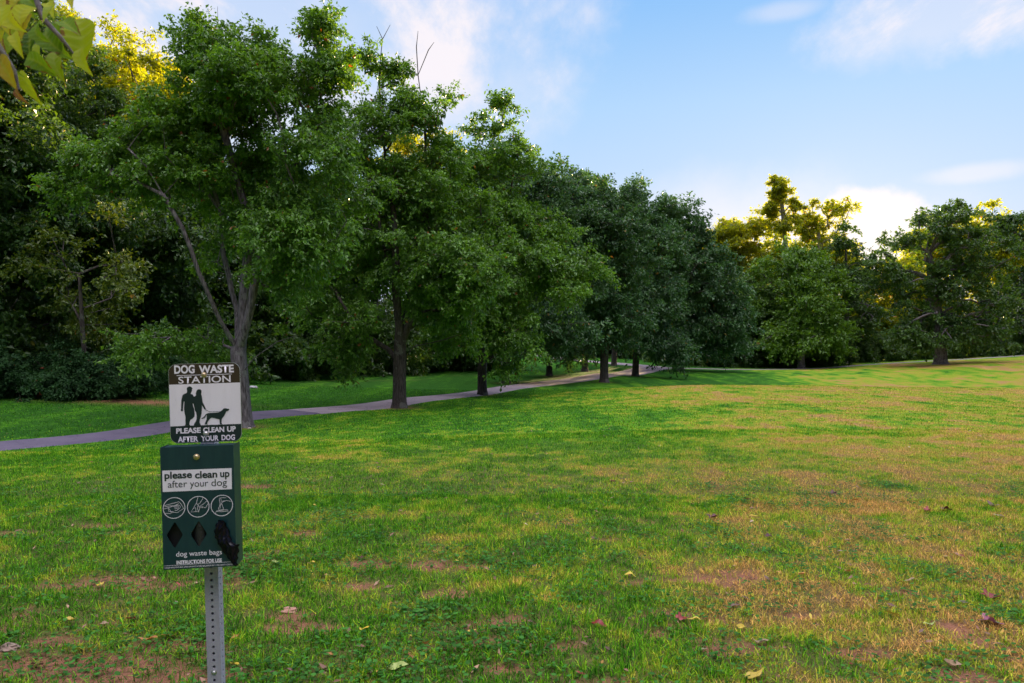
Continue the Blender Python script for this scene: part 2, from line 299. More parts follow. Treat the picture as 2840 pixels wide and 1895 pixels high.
# ------------------------------------------------------------------ paths
def strip(name, pts, mat, lift=0.03):
    """pts: (px,py,Y,width)"""
    c = [P(a, b, d) for a, b, d, _ in pts]; wd = [p[3] for p in pts]
    # catmull-rom resample
    xs, ws = [], []
    for i in range(len(c) - 1):
        p0 = c[max(0, i - 1)]; p1 = c[i]; p2 = c[i + 1]; p3 = c[min(len(c) - 1, i + 2)]
        n = max(2, int((p2 - p1).length / 0.3))
        for k in range(n + (i == len(c) - 2)):
            u = k / n
            xs.append(0.5 * ((2 * p1) + (p2 - p0) * u + (2 * p0 - 5 * p1 + 4 * p2 - p3) * u * u + (3 * p1 - p0 - 3 * p2 + p3) * u ** 3)); ws.append(wd[i] * (1 - u) + wd[i + 1] * u)
    xs = np.array([(v.x, v.y) for v in xs]); ws = np.array(ws)
    d = np.gradient(xs, axis=0); d /= np.linalg.norm(d, axis=1)[:, None]; nrm = np.c_[-d[:, 1], d[:, 0]]
    K = 7; V = []
    for k in range(K):
        s = (k / (K - 1) - 0.5); ed = (vnoise(np.arange(len(xs)) * 0.35, np.full(len(xs), k * 3.1)) - 0.5) * 0.20 * (k in (0, K - 1))
        q = xs + nrm * (ws * s + ed)[:, None]; z = gmesh_z(q[:, 0], q[:, 1]) + (lift if 0 < k < K - 1 else -0.03)
        V.append(np.c_[q, z])
    V = np.stack(V, 1).reshape(-1, 3); n = len(xs); i0 = (np.arange(n - 1)[:, None] * K + np.arange(K - 1)[None, :]).ravel()
    me = np_mesh(name, V, np.c_[i0, i0 + 1, i0 + K + 1, i0 + K][:, ::-1], 4, smooth=True)
    o = link(name, me, mat); tag(o, kind='structure'); return o, xs, ws
def paving(name, dark, light, joint):
    m, t = newmat(name); geo = t.n('ShaderNodeNewGeometry')
    n1 = t.n('ShaderNodeTexNoise', i_Scale=0.9, i_Detail=6.0, i_Roughness=0.7); n2 = t.n('ShaderNodeTexNoise', i_Scale=60.0, i_Detail=4.0); v = t.n('ShaderNodeTexVoronoi', feature='DISTANCE_TO_EDGE', i_Scale=0.7)
    for q in (n1, n2, v): t.l(geo, 'Position', q, 'Vector')
    wn = t.n('ShaderNodeTexNoise', i_Scale=3.0, i_Detail=4.0); t.l(geo, 'Position', wn, 'Vector'); va = t.n('ShaderNodeVectorMath', operation='ADD'); t.l(geo, 'Position', va, 0); t.l(wn, 1, va, 1); t.l(va, 0, v, 'Vector')
    f = t.m('ADD', t.m('MULTIPLY', n1.outputs[0], 0.65), t.m('MULTIPLY', n2.outputs[0], 0.35)); r = t.n('ShaderNodeMapRange'); r.inputs[1].default_value = 0.35; r.inputs[2].default_value = 0.65; t.t.links.new(f, r.inputs[0])
    c = t.mix(r.outputs[0], dark, light); ck = t.m('LESS_THAN', v.outputs[0], joint); c = t.mix(t.m('MULTIPLY', ck, 0.6), c, tuple(x_ * 0.45 for x_ in dark))
    b = t.n('ShaderNodeBsdfPrincipled', i_Roughness=0.88); t.t.links.new(c, b.inputs[0]); bp = t.n('ShaderNodeBump', i_Strength=0.4, i_Distance=0.01); t.l(n2, 0, bp, 'Height'); t.l(bp, 0, b, 'Normal'); o = t.n('ShaderNodeOutputMaterial'); t.l(b, 0, o, 0); return m
asph = paving('asphalt', (0.075, 0.058, 0.105), (0.14, 0.112, 0.165), 0.010)
conc = paving('concrete', (0.22, 0.17, 0.21), (0.36, 0.29, 0.33), 0.012)
PATHS = []
PATHS.append(strip('asphalt_path', [(-900, 1345, 12.5, 1.76), (-300, 1278, 13.5, 1.76), (0, 1238, 15, 1.76), (300, 1204, 16.6, 1.76), (500, 1177, 18.6, 1.76), (690, 1153, 20.7, 1.76), (845, 1137, 22.3, 1.82)], asph))
PATHS.append(strip('concrete_path', [(838, 1138, 22.2, 1.82), (1000, 1118, 24.6, 1.82), (1110, 1107, 26.7, 1.89), (1340, 1082, 32.6, 2.03), (1500, 1062, 39, 2.16), (1600, 1049, 44, 2.29), (1700, 1034, 50, 2.56), (1770, 1023, 57, 3.10), (1815, 1018, 62, 3.51)], conc, 0.036))
PATHS.append(strip('back_path', [(1830, 1017, 63, 3.24), (1765, 1012, 68, 2.70), (1690, 1007, 73, 2.56), (1600, 1001, 78, 2.56), (1520, 993, 84, 2.43), (1440, 984, 90, 2.43), (1300, 978, 96, 2.43)], conc, 0.05))
PATHS.append(strip('woodside_path', [(1800, 1017, 63, 1.17), (1950, 1020, 63.5, 1.17), (2100, 1023, 64, 1.09), (2250, 1020, 65, 1.09), (2420, 1013, 67, 1.09), (2600, 1003, 68.5, 1.09), (2840, 987, 71, 1.09), (3300, 965, 74, 1.09)], simple('far_path_surface', (0.20, 0.165, 0.18), 0.9, noise=0.2, scale=5), 0.042))
def on_path(x, y, m=-0.07):
    r = np.zeros(len(x), bool)
    for _, xs, ws in PATHS:
        if y.min() > xs[:, 1].max() + 2: continue
        for i in range(0, len(x), 20000):
            a = x[i:i+20000, None] - xs[None, ::2, 0]; b = y[i:i+20000, None] - xs[None, ::2, 1]; d = a * a + b * b
            j = d.argmin(1); r[i:i+20000] |= np.sqrt(d[np.arange(len(j)), j]) < ws[::2][j] / 2 + m
    return r
# ------------------------------------------------------------------ grass
rs = np.random.RandomState(11)
def grass_part(n, y0, y1, Lr, Wr, pw, seg):
    # density falls with distance
    u = rs.rand(n); q = 2 - pw
    y = (y0 ** q + u * (y1 ** q - y0 ** q)) ** (1 / q)
    x = (rs.rand(n) * 2 - 1) * (0.80 * y + 3.0)
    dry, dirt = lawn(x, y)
    cl_ = fbm(x, y, 3, 5.0, 4.0)
    keep = (rs.rand(n) > dirt * 0.80) & (rs.rand(n) < 0.35 + 1.2 * cl_) & ~on_path(x, y)
    x, y, dry, cl_ = x[keep], y[keep], dry[keep], cl_[keep]; n = len(x)
    z = gmesh_z(x, y) - 0.004
    L = (Lr[0] + rs.rand(n) ** 1.6 * (Lr[1] - Lr[0])) * (0.6 + 0.8 * cl_); W = Wr[0] + rs.rand(n) * (Wr[1] - Wr[0])
    L *= 1 - 0.25 * dry
    th = rs.rand(n) * 2 * np.pi; lean = rs.rand(n) ** 0.8 * 1.15
    dx = np.cos(th) * np.sin(lean); dy = np.sin(th) * np.sin(lean); dz = np.cos(lean)
    fa = th + np.pi / 2 + (rs.rand(n) - 0.5) * 1.2; sx_ = np.cos(fa) * W / 2; sy_ = np.sin(fa) * W / 2
    p = np.c_[x, y, z]; D = np.c_[dx, dy, dz]; S = np.c_[sx_, sy_, 0 * sx_]
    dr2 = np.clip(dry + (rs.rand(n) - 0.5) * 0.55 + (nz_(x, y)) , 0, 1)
    c0 = np.array([0.030, 0.15, 0.006]); c1_ = np.array([0.15, 0.43, 0.012]); c2_ = np.array([0.46, 0.50, 0.030]); c3_ = np.array([0.74, 0.42, 0.13])  # first colour is the deep green of the painted tree shade
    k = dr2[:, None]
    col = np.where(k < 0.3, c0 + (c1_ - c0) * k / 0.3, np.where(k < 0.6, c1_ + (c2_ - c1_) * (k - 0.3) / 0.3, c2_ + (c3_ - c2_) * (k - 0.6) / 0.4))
    col = col * (0.45 + 1.1 * rs.rand(n) ** 1.3)[:, None]
    if seg == 1:
        V = np.stack([p - S, p + S, p + D * L[:, None]], 1).reshape(-1, 3); Fc = np.arange(3 * n).reshape(n, 3); return V, Fc, col
    mid = p + D * (L * 0.55)[:, None]; bend = D.copy(); bend[:, 2] *= 0.45; tip = mid + bend * (L * 0.5)[:, None]
    V = np.stack([p - S, p + S, mid + S * 0.8, mid - S * 0.8, tip], 1).reshape(-1, 3); b_ = np.arange(n)[:, None] * 5
    Fc = np.concatenate([b_ + np.array([[0, 1, 2]]), b_ + np.array([[0, 2, 3]]), b_ + np.array([[3, 2, 4]])], 0); return V, Fc, np.concatenate([col, col, col], 0)
def nz_(x, y): return (fbm(x, y, 2, 14.0, 2.2) - 0.5) * 0.5
parts = [grass_part(760000, 1.9, 7.8, (0.018, 0.085), (0.0026, 0.0056), 0.9, 2),
         grass_part(480000, 7.0, 14, (0.022, 0.060), (0.005, 0.010), 0.9, 1),
         grass_part(340000, 13, 34, (0.025, 0.065), (0.010, 0.022), 0.7, 1)]
# small broad-leaved lawn weeds and clover near the viewer
def weeds(n):
    cx = []; 
    k = 330; y = 2.2 + rs.rand(k) ** 1.2 * 6.5; x = (rs.rand(k) * 2 - 1) * (0.78 * y + 1.2)
    per = n // k; xx = np.repeat(x, per) + rs.randn(k * per) * 0.16; yy = np.repeat(y, per) + rs.randn(k * per) * 0.12; m_ = len(xx)
    z = gmesh_z(xx, yy) + 0.008 + rs.rand(m_) * 0.035; r = 0.006 + rs.rand(m_) * 0.011; th = rs.rand(m_) * 6.28
    D = np.c_[np.cos(th), np.sin(th), (rs.rand(m_) - 0.4) * 0.7]; S = np.c_[-np.sin(th), np.cos(th), (rs.rand(m_) - 0.5) * 0.6]; p = np.c_[xx, yy, z]
    r = r[:, None]
    V = np.stack([p, p + (D * 0.5 + S * 0.75) * r, p + (D * 1.4 + S * 0.7) * r, p + D * 1.8 * r, p + (D * 1.4 - S * 0.7) * r, p + (D * 0.5 - S * 0.75) * r], 1).reshape(-1, 3)
    b_ = np.arange(m_)[:, None] * 6; Fc = np.concatenate([b_ + np.array([[0, 1, 2]]), b_ + np.array([[0, 2, 3]]), b_ + np.array([[0, 3, 4]]), b_ + np.array([[0, 4, 5]])], 0)
    col = np.array([0.060, 0.20, 0.03]) * (0.4 + 0.9 * rs.rand(m_, 1)); return V, Fc, np.concatenate([col] * 4, 0)
parts.append(weeds(33000))
VV, FF, CC, off = [], [], [], 0
for V, Fc, col in parts: VV.append(V); FF.append(Fc + off); CC.append(col); off += len(V)
gm = np_mesh('grass', np.concatenate(VV), np.concatenate(FF), 3, cattrs={'col': np.concatenate(CC)})
m, t = newmat('grass_blades'); a = t.n('ShaderNodeAttribute', attribute_name='col')
b = t.n('ShaderNodeBsdfPrincipled', i_Roughness=0.6); b.inputs['Specular IOR Level'].default_value = 0.08; t.l(a, 'Color', b, 0)
tr = t.n('ShaderNodeBsdfTranslucent'); t.l(a, 'Color', tr, 0); mx = t.n('ShaderNodeMixShader', i_0=0.35); t.l(b, 0, mx, 1); t.l(tr, 0, mx, 2); o = t.n('ShaderNodeOutputMaterial'); t.l(mx, 0, o, 0)
tag(link('grass', gm, m), 'short green and dry tan lawn grass with clover', 'grass', kind='stuff')
print('grass tris', sum(len(f) for f in FF))
# ------------------------------------------------------------------ trees
def skeleton(rng, trunk_pts, clumps, seglen=0.55, pen=0.30, limbs=()):
    pos = [np.array(p, float) for p in trunk_pts]; par = [-1] + list(range(len(trunk_pts) - 1)); pl = [0.0]
    for i in range(1, len(pos)): pl.append(pl[-1] + np.linalg.norm(pos[i] - pos[i - 1]))
    A = np.zeros((60000, 3)); Lp = np.zeros(60000); n = len(pos); A[:n] = pos; Lp[:n] = pl
    first = min(2, n - 1)
    if limbs: first = n - 1
    for lm_ in limbs:
        prev = None
        for q in lm_:
            q = np.array(q, float)
            if prev is None: prev = int(np.linalg.norm(A[:n] - q, axis=1).argmin()); continue
            L_ = np.linalg.norm(q - A[prev]); k = max(1, int(L_ / 0.5)); a_ = A[prev].copy()
            for s_ in range(1, k + 1):
                A[n] = a_ + (q - a_) * s_ / k + rng.randn(3) * 0.03; par.append(prev); Lp[n] = Lp[prev] + L_ / k; prev = n; n += 1
    order = np.argsort([np.linalg.norm(c - pos[-1]) for c in clumps]); tips = []
    for ci in order:
        c = clumps[ci]; d = A[first:n] - c; dist = np.sqrt((d ** 2).sum(1))
        up_ = np.clip(A[first:n, 2] - c[2], 0, None)
        cost = dist + pen * Lp[first:n] + 0.35 * up_; j = int(cost.argmin()) + first
        L = dist[j - first]; k = max(1, int(L / seglen)); a = A[j].copy(); prev = j; sag = np.array([0, 0, 1.0]) * L * 0.10
        for s in range(1, k + 1):
            u = s / k; q = a * (1 - u) + c * u + sag * math.sin(math.pi * u) + (rng.randn(3) * 0.07 * L / k if s < k else 0)
            A[n] = q; par.append(prev); Lp[n] = Lp[prev] + np.linalg.norm(q - A[prev]); prev = n; n += 1
        tips.append(prev)
    return A[:n], np.array(par), tips
def tubes(A, par, tips, r0, rmin, expo=0.5, flare=0.75, ncut=0.0):
    n = len(A); cnt = np.zeros(n)
    for t_ in tips: cnt[t_] += 1
    for i in range(n - 1, 0, -1): cnt[par[i]] += cnt[i]
    rad = np.maximum(r0 * (cnt / cnt[0]) ** expo, rmin)
    kids = [[] for _ in range(n)]
    for i in range(1, n): kids[par[i]].append(i)
    VV, FF, off = [], [], 0; stack = [(0, None)]
    H0 = A[0, 2]
    while stack:
        st, pr = stack.pop(); ch = ([pr] if pr is not None else []) + [st]; cur = st
        while kids[cur]:
            ks = sorted(kids[cur], key=lambda q: -cnt[q])
            for q in ks[1:]: stack.append((q, cur))
            cur = ks[0]; ch.append(cur)
        if len(ch) < 2: continue
        pts = A[ch]; rr = rad[ch].copy()
        if pr is not None: rr[0] = min(rad[pr] * 0.8, rr[1] * 1.15)
        if rr[min(1, len(rr) - 1)] < ncut: continue
        rr[-1] *= 0.4
        if pr is None and flare:   # refine base of trunk with a root flare
            hs = np.linalg.norm(pts - pts[0], axis=1); 
            ins = [0.06, 0.16, 0.34, 0.6]; p0, p1 = pts[0], pts[1]; L0 = hs[1]
            ex = [p0 + (p1 - p0) * min(.95, i_ / L0) for i_ in ins if i_ < L0]; fr = [r0 * (1 + flare * math.exp(-i_ / 0.17)) for i_ in ins if i_ < L0]
            pts = np.vstack([pts[:1], ex, pts[1:]]); rr = np.r_[r0 * (1 + flare * 1.25), fr, rr[1:]]
        K = 12 if rr[0] > 0.12 else (7 if rr[0] > 0.04 else 4)
        tg = np.gradient(pts, axis=0); tg /= np.linalg.norm(tg, axis=1)[:, None] + 1e-9
        ref = np.array([0.31, 0.95, 0.0]) if abs(tg[0, 2]) > 0.5 else np.array([0, 0, 1.0])
        u = np.cross(tg, ref); u /= np.linalg.norm(u, axis=1)[:, None] + 1e-9; v = np.cross(tg, u)
        an = np.arange(K) * 2 * np.pi / K; wob = 1 + 0.10 * np.sin(an * 3 + pts[0, 0] * 7) + 0.05 * np.sin(an * 5)
        ring = pts[:, None] + rr[:, None, None] * wob[None, :, None] * (np.cos(an)[None, :, None] * u[:, None] + np.sin(an)[None, :, None] * v[:, None])
        m_ = len(pts); VV.append(ring.reshape(-1, 3)); i0 = (np.arange(m_ - 1)[:, None] * K + np.arange(K)[None, :]); i1 = (np.arange(m_ - 1)[:, None] * K + (np.arange(K)[None, :] + 1) % K)
        FF.append(np.stack([i0, i1, i1 + K, i0 + K], -1).reshape(-1, 4) + off); off += m_ * K
    return np.concatenate(VV), np.concatenate(FF), rad
def leaves(rng, clumps, crad, ctr, nleaf, L, W, droop=0.6, sprig=9, sparse=0.0):
    nc = len(clumps); w_ = crad ** 2; w_ = w_ / w_.sum(); ns = nc * sprig
    sd_ = rng.randn(ns, 3); sd_[:, 2] = sd_[:, 2] * 0.55; ci = np.repeat(np.arange(nc), sprig)
    outw = clumps - ctr; outw /= np.linalg.norm(outw, axis=1)[:, None] + 1e-6
    sd_ = sd_ + outw[ci] * 0.7; sd_ /= np.linalg.norm(sd_, axis=1)[:, None]
    slen = crad[ci] * (0.6 + 0.8 * rng.rand(ns))
    pw = (w_[ci] / sprig) * (0.3 + rng.rand(ns)); pw /= pw.sum(); li = rng.choice(ns, nleaf, p=pw)
    t_ = 0.12 + 0.93 * rng.rand(nleaf) ** 0.75; d = sd_[li]
    p = clumps[ci[li]] + d * (slen[li] * t_)[:, None] + rng.randn(nleaf, 3) * (0.13 * crad[ci[li]])[:, None] * np.array([1, 1, 0.7])
    p[:, 2] -= droop * 0.45 * slen[li] * t_ ** 2
    D = d * 0.6 + rng.randn(nleaf, 3) * 0.6; D[:, 2] -= droop * 0.9; D /= np.linalg.norm(D, axis=1)[:, None]
    N = rng.randn(nleaf, 3) * 0.8 + outw[ci[li]] * 0.7; N[:, 2] += 0.6; S = np.cross(D, N); S /= np.linalg.norm(S, axis=1)[:, None] + 1e-6; N = np.cross(S, D)
    sz_ = 0.5 + 1.05 * rng.rand(nleaf) ** 1.2; l_ = (L * sz_)[:, None]; wd = (W * sz_ * (0.8 + 0.4 * rng.rand(nleaf)))[:, None]
    m1 = p + D * l_ * 0.45 + N * wd * 0.18
    V = np.stack([p, m1 + S * wd * 0.5, p + D * l_ - N * wd * 0.12, m1 - S * wd * 0.5], 1).reshape(-1, 3)
    b_ = np.arange(nleaf)[:, None] * 4; Fc = np.stack([b_ + np.array([[0, 1, 2]]), b_ + np.array([[0, 2, 3]])], 1).reshape(-1, 3)
    rn = np.clip(rng.rand(nleaf) * 0.55 + 0.25 * rng.rand(nc)[ci[li]] + 0.20 * rng.rand(ns)[li], 0, 1); oddm = rng.rand(nleaf) < 0.006; rn = np.where(oddm, 0.995, rn * 0.97)
    return V, Fc, np.repeat(rn, 2)
def sample_lobes(rng, lobes, n, shell=0.5, per=7, br=0.8):
    nb = max(6, n // per); vol = np.array([(l[3] * l[4] * l[5]) ** 0.62 for l in lobes]); idx = rng.choice(len(lobes), nb, p=vol / vol.sum()); L = np.array(lobes)[idx]
    d = rng.randn(nb, 3); d /= np.linalg.norm(d, axis=1)[:, None]; r = (shell + (1 - shell) * rng.rand(nb)) ** 0.8
    bc = L[:, :3] + d * L[:, 3:6] * r[:, None]
    out_ = d * np.array([1, 1, 0.3]); k = np.repeat(np.arange(nb), per); n = len(k); sz = np.minimum(br * (0.6 + 0.8 * rng.rand(nb)), np.maximum(0.35 * br, 1.1 * L[:, 5] + 0.15 * br))[k]
    t_ = rng.rand(n); off = np.clip(rng.randn(n, 3), -1.7, 1.7) * np.array([0.48, 0.48, 0.46]) * sz[:, None] + out_[k] * (t_ * 1.3 - 0.5)[:, None] * sz[:, None]; off[:, 2] -= 0.55 * t_ * sz
    return bc[k] + off
def tree_meshes(nm, seed, trunk, lobes, nclump, crad, nleaf, L, W, tr, lm, bark=BARK, droop=0.6, rmin=0.012, expo=0.5, ncut=0.0, shell=0.45, sprig=9, limbs=(), per=5, br=None, zmin=None):
    rng = np.random.RandomState(seed); cl_ = sample_lobes(rng, lobes, nclump, shell, per, br if br else crad * 1.35)
    cl_ = cl_[cl_[:, 2] > zmin] if zmin is not None else cl_; nclump = len(cl_); cr = crad * (0.6 + 0.8 * rng.rand(nclump))
    lo = np.array(lobes); ctr = (lo[:, :3] * (lo[:, 3:6].prod(1))[:, None]).sum(0) / lo[:, 3:6].prod(1).sum(); ctr[2] *= 0.85
    A, par, tips = skeleton(rng, trunk, cl_, limbs=limbs); V, Fc, rad = tubes(A, par, tips, tr, rmin, expo, ncut=ncut)
    tm = np_mesh(nm + '_trunk', V, Fc, 4, smooth=True); tm.materials.append(bark)
    V, Fc, rn = leaves(rng, cl_, cr, ctr, nleaf, L, W, droop, sprig)
    cm = np_mesh(nm + '_crown', V, Fc, 3, attrs={'rnd': rn}); cm.materials.append(LM[lm]); return tm, cm
def put_tree(name, label, group, loc, tm, cm, rz=0, s=1.0, cat='tree'):
    r = empty(name, loc, (0, 0, rz)); r.scale = (s, s, s) if isinstance(s, (int, float)) else s
    tag(r, label, cat, group); link('trunk' if cat == 'tree' else 'stem', tm, None, r); link('crown' if cat == 'tree' else 'foliage', cm, None, r); return r
NLEAF = [0]
def pxtree(name, label, group, base, Yd, trunkpx, lobes, seed, nclump, crad, nleaf, L, W, tr, lm, depth=0.8, limbpx=(), **kw):
    """base (px,py) on the ground at distance Yd; trunk polyline and lobes given by direction, rebuilt as solids at that distance"""
    bx = (base[0] - 1420) / F * Yd; bz = gz1(bx, Yd); s = Yd / F
    bzp = EYE - (base[1] - HZ) * s
    tp = [np.array([(q[0] - base[0]) * s, (q[2] if len(q) > 2 else 0.0), (base[1] - q[1]) * s]) for q in trunkpx]
    tp[0][2] = -0.12
    kw['limbs'] = [[np.array([(q[0] - base[0]) * s, (q[2] if len(q) > 2 else 0.0), (base[1] - q[1]) * s]) for q in lm_] for lm_ in limbpx]
    lb = []
    for q in lobes:
        dy = q[4] if len(q) > 4 else 0.0; dep = q[5] if len(q) > 5 else depth * q[2] * s
        sh_ = lambda r_, k_: max(0.32 * r_, r_ - k_ * crad)
        lb.append(((q[0] - base[0]) * s, dy, (base[1] - q[1]) * s + 0.15 * crad, sh_(q[2] * s, 0.7), sh_(dep, 0.6), sh_(q[3] * s, 0.5)))
    kw['zmin'] = 0.75 + 0.85 * crad
    tm, cm = tree_meshes(name, seed, tp, lb, nclump, crad, nleaf, L, W, tr, lm, **kw); NLEAF[0] += nleaf
    return put_tree(name, label, group, (bx, Yd, bz), tm, cm)
G1 = 'pear trees along the park path'
# T1
pxtree('pear_tree', 'tall many-limbed tree directly behind the dog sign, crown reaching the top edge', G1, (680, 1185), 18.5,
  [(680, 1185), (675, 1120), (668, 1040), (662, 975)],
  [(604, 0, 60, 60), (600, 40, 80, 70), (615, 110, 100, 70), (600, 120, 100, 80), (880, 90, 70, 45), (700, 190, 110, 90), (590, 200, 130, 90), (500, 240, 70, 60), (540, 330, 170, 90), (230, 500, 110, 60, -0.5), (760, 250, 190, 130), (420, 430, 170, 70), (130, 490, 65, 65, -0.5), (280, 470, 110, 50), (620, 470, 220, 110, 0.6),
   (860, 430, 170, 160), (840, 640, 130, 130, -0.8), (760, 700, 130, 130, -0.5), (700, 820, 70, 80, -1.2), (560, 850, 90, 60, 0.8), (470, 940, 130, 60, 0.5), (830, 900, 90, 90, -0.6), (900, 170, 90, 70), (720, 130, 60, 60), (300, 130, 50, 65, 0.4), (320, 290, 60, 60, 0.3), (450, 500, 70, 35, -0.6), (600, 660, 90, 80, 1.8), (700, 560, 130, 100, 0.8)],
  3, 700, 0.44, 160000, 0.098, 0.056, 0.19, 'pear', expo=0.52, sprig=9, shell=0.5,
  limbpx=[[(662, 975), (625, 880, -.3), (585, 760, -.6), (545, 650, -.8), (500, 560, -.9), (450, 480, -.8), (400, 430, -.8)], [(500, 560, -.9), (420, 520, -.8), (350, 500, -.8)],
          [(662, 975), (640, 850, .4), (600, 700, .5), (585, 580, .6), (540, 450, .6)],
          [(662, 975), (672, 860, .1), (680, 700, .2), (672, 560, .2), (640, 420, .1), (612, 300), (604, 150), (600, 20)],
          [(662, 975), (705, 860, -.3), (735, 720, -.4), (770, 590, -.3), (820, 480, -.2), (880, 360, -.1)],
          [(585, 580, .6), (500, 430, .5), (400, 320, .4), (320, 150, .4)],
          [(668, 1040), (720, 990, -.4), (790, 950, -.6), (850, 930, -.7)], [(668, 1000), (600, 960, .4), (520, 945, .5), (430, 930, .6)]])
pxtree('pear_tree', 'tree with a straight dark trunk beside the path, second of the row from the sign', G1, (1110, 1132), 25,
  [(1110, 1132), (1110, 1080), (1110, 1015), (1112, 960)],
  [(1130, 660, 220, 160), (1010, 620, 150, 130), (960, 850, 110, 90, -0.5), (1260, 760, 140, 110, -1), (1080, 400, 190, 150), (960, 960, 90, 40, -0.5), (1225, 300, 45, 60), (1170, 290, 60, 70), (1040, 180, 80, 55), (1130, 190, 50, 40),
   (1230, 520, 150, 140), (1320, 720, 90, 60, -1.4), (900, 740, 70, 80), (1270, 900, 90, 60, 0.5), (1180, 340, 70, 80)],
  7, 640, 0.48, 135000, 0.115, 0.064, 0.225, 'pear', bark=BARKD, expo=0.45, sprig=9, shell=0.5, rmin=0.018,
  limbpx=[[(1112, 960), (1108, 850, -.3), (1104, 740, -.3), (1090, 560), (1060, 380), (1045, 230)], [(1112, 960), (1130, 850, .3), (1150, 700, .3), (1190, 520), (1225, 330)],
          [(1110, 1015), (1150, 965, -.4), (1210, 950, -.8), (1290, 930, -.9)], [(1110, 1015), (1075, 970, .3), (1020, 930, -.2), (950, 890, -.4)], [(1112, 960), (1190, 800, -.6), (1300, 720, -1.1)], [(1190, 520), (1180, 350), (1160, 210), (1150, 130), (1162, 85)], [(1160, 210), (1185, 140), (1200, 120)], [(1060, 380), (1050, 200), (1062, 110), (1085, 70)], [(1062, 110), (1045, 75)]])
pxtree('pear_tree', 'forked tree beside the path with low drooping boughs, third of the row', G1, (1340, 1098), 31,
  [(1340, 1098), (1338, 1060), (1338, 1020), (1340, 1005)],
  [(1400, 690, 170, 150), (1300, 520, 150, 130), (1400, 920, 75, 85, -1.6), (1380, 850, 90, 70, -1.5), (1270, 890, 110, 45, -0.6), (1420, 440, 80, 100), (1360, 340, 70, 55), (1380, 290, 35, 25), (1550, 730, 95, 65, -1.2), (1230, 800, 90, 80)],
  12, 560, 0.56, 105000, 0.14, 0.078, 0.19, 'pear', bark=BARKD, sprig=9, shell=0.5,
  limbpx=[[(1340, 1005), (1322, 940), (1310, 820), (1300, 650), (1330, 480)], [(1340, 1005), (1370, 965, -.3), (1400, 900, -.8), (1430, 760, -1)], [(1340, 1005), (1350, 900), (1380, 700), (1420, 500)]])
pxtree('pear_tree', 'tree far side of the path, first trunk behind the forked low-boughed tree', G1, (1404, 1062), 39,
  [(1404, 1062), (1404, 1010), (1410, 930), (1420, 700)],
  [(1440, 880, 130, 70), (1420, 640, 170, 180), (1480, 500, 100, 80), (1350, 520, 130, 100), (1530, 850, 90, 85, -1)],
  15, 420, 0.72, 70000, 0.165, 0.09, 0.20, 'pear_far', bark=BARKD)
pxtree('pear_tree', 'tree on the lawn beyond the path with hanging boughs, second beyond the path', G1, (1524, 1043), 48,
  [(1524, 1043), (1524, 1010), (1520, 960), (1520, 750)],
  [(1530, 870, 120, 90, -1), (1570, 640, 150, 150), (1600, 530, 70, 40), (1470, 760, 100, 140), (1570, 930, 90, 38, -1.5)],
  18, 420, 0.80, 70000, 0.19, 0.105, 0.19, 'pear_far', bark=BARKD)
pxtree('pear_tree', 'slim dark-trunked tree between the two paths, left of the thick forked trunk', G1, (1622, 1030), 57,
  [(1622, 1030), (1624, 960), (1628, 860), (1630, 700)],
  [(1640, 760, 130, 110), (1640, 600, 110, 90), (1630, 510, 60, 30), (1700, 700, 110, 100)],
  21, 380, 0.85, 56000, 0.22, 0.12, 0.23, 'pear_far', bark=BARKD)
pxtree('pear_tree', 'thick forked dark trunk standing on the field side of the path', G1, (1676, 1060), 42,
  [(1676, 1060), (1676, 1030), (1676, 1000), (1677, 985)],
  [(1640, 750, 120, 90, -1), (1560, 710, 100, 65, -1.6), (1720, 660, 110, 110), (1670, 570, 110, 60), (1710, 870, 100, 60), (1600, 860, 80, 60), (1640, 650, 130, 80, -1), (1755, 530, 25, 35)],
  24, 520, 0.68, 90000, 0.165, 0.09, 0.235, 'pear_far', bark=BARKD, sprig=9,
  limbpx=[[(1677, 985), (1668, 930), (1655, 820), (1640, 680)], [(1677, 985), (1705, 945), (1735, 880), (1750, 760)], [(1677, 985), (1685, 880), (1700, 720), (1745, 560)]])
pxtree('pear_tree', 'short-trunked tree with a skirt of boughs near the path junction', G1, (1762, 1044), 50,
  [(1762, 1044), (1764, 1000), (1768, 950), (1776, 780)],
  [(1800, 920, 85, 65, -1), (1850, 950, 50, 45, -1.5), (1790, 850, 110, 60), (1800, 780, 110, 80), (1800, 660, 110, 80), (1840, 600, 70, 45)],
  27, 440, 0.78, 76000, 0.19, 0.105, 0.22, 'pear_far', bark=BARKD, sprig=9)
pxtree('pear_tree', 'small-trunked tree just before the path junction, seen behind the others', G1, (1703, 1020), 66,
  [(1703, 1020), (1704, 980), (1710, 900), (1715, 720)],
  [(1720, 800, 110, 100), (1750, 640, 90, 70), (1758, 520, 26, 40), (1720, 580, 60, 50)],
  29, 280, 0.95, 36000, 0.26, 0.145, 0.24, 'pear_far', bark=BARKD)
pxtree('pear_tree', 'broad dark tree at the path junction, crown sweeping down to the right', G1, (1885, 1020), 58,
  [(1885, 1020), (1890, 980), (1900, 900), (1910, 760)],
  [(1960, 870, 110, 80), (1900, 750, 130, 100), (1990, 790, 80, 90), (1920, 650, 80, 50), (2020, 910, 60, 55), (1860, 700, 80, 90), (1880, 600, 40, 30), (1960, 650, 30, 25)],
  31, 520, 0.85, 92000, 0.22, 0.12, 0.30, 'pear_far', bark=BARKD, sprig=9)
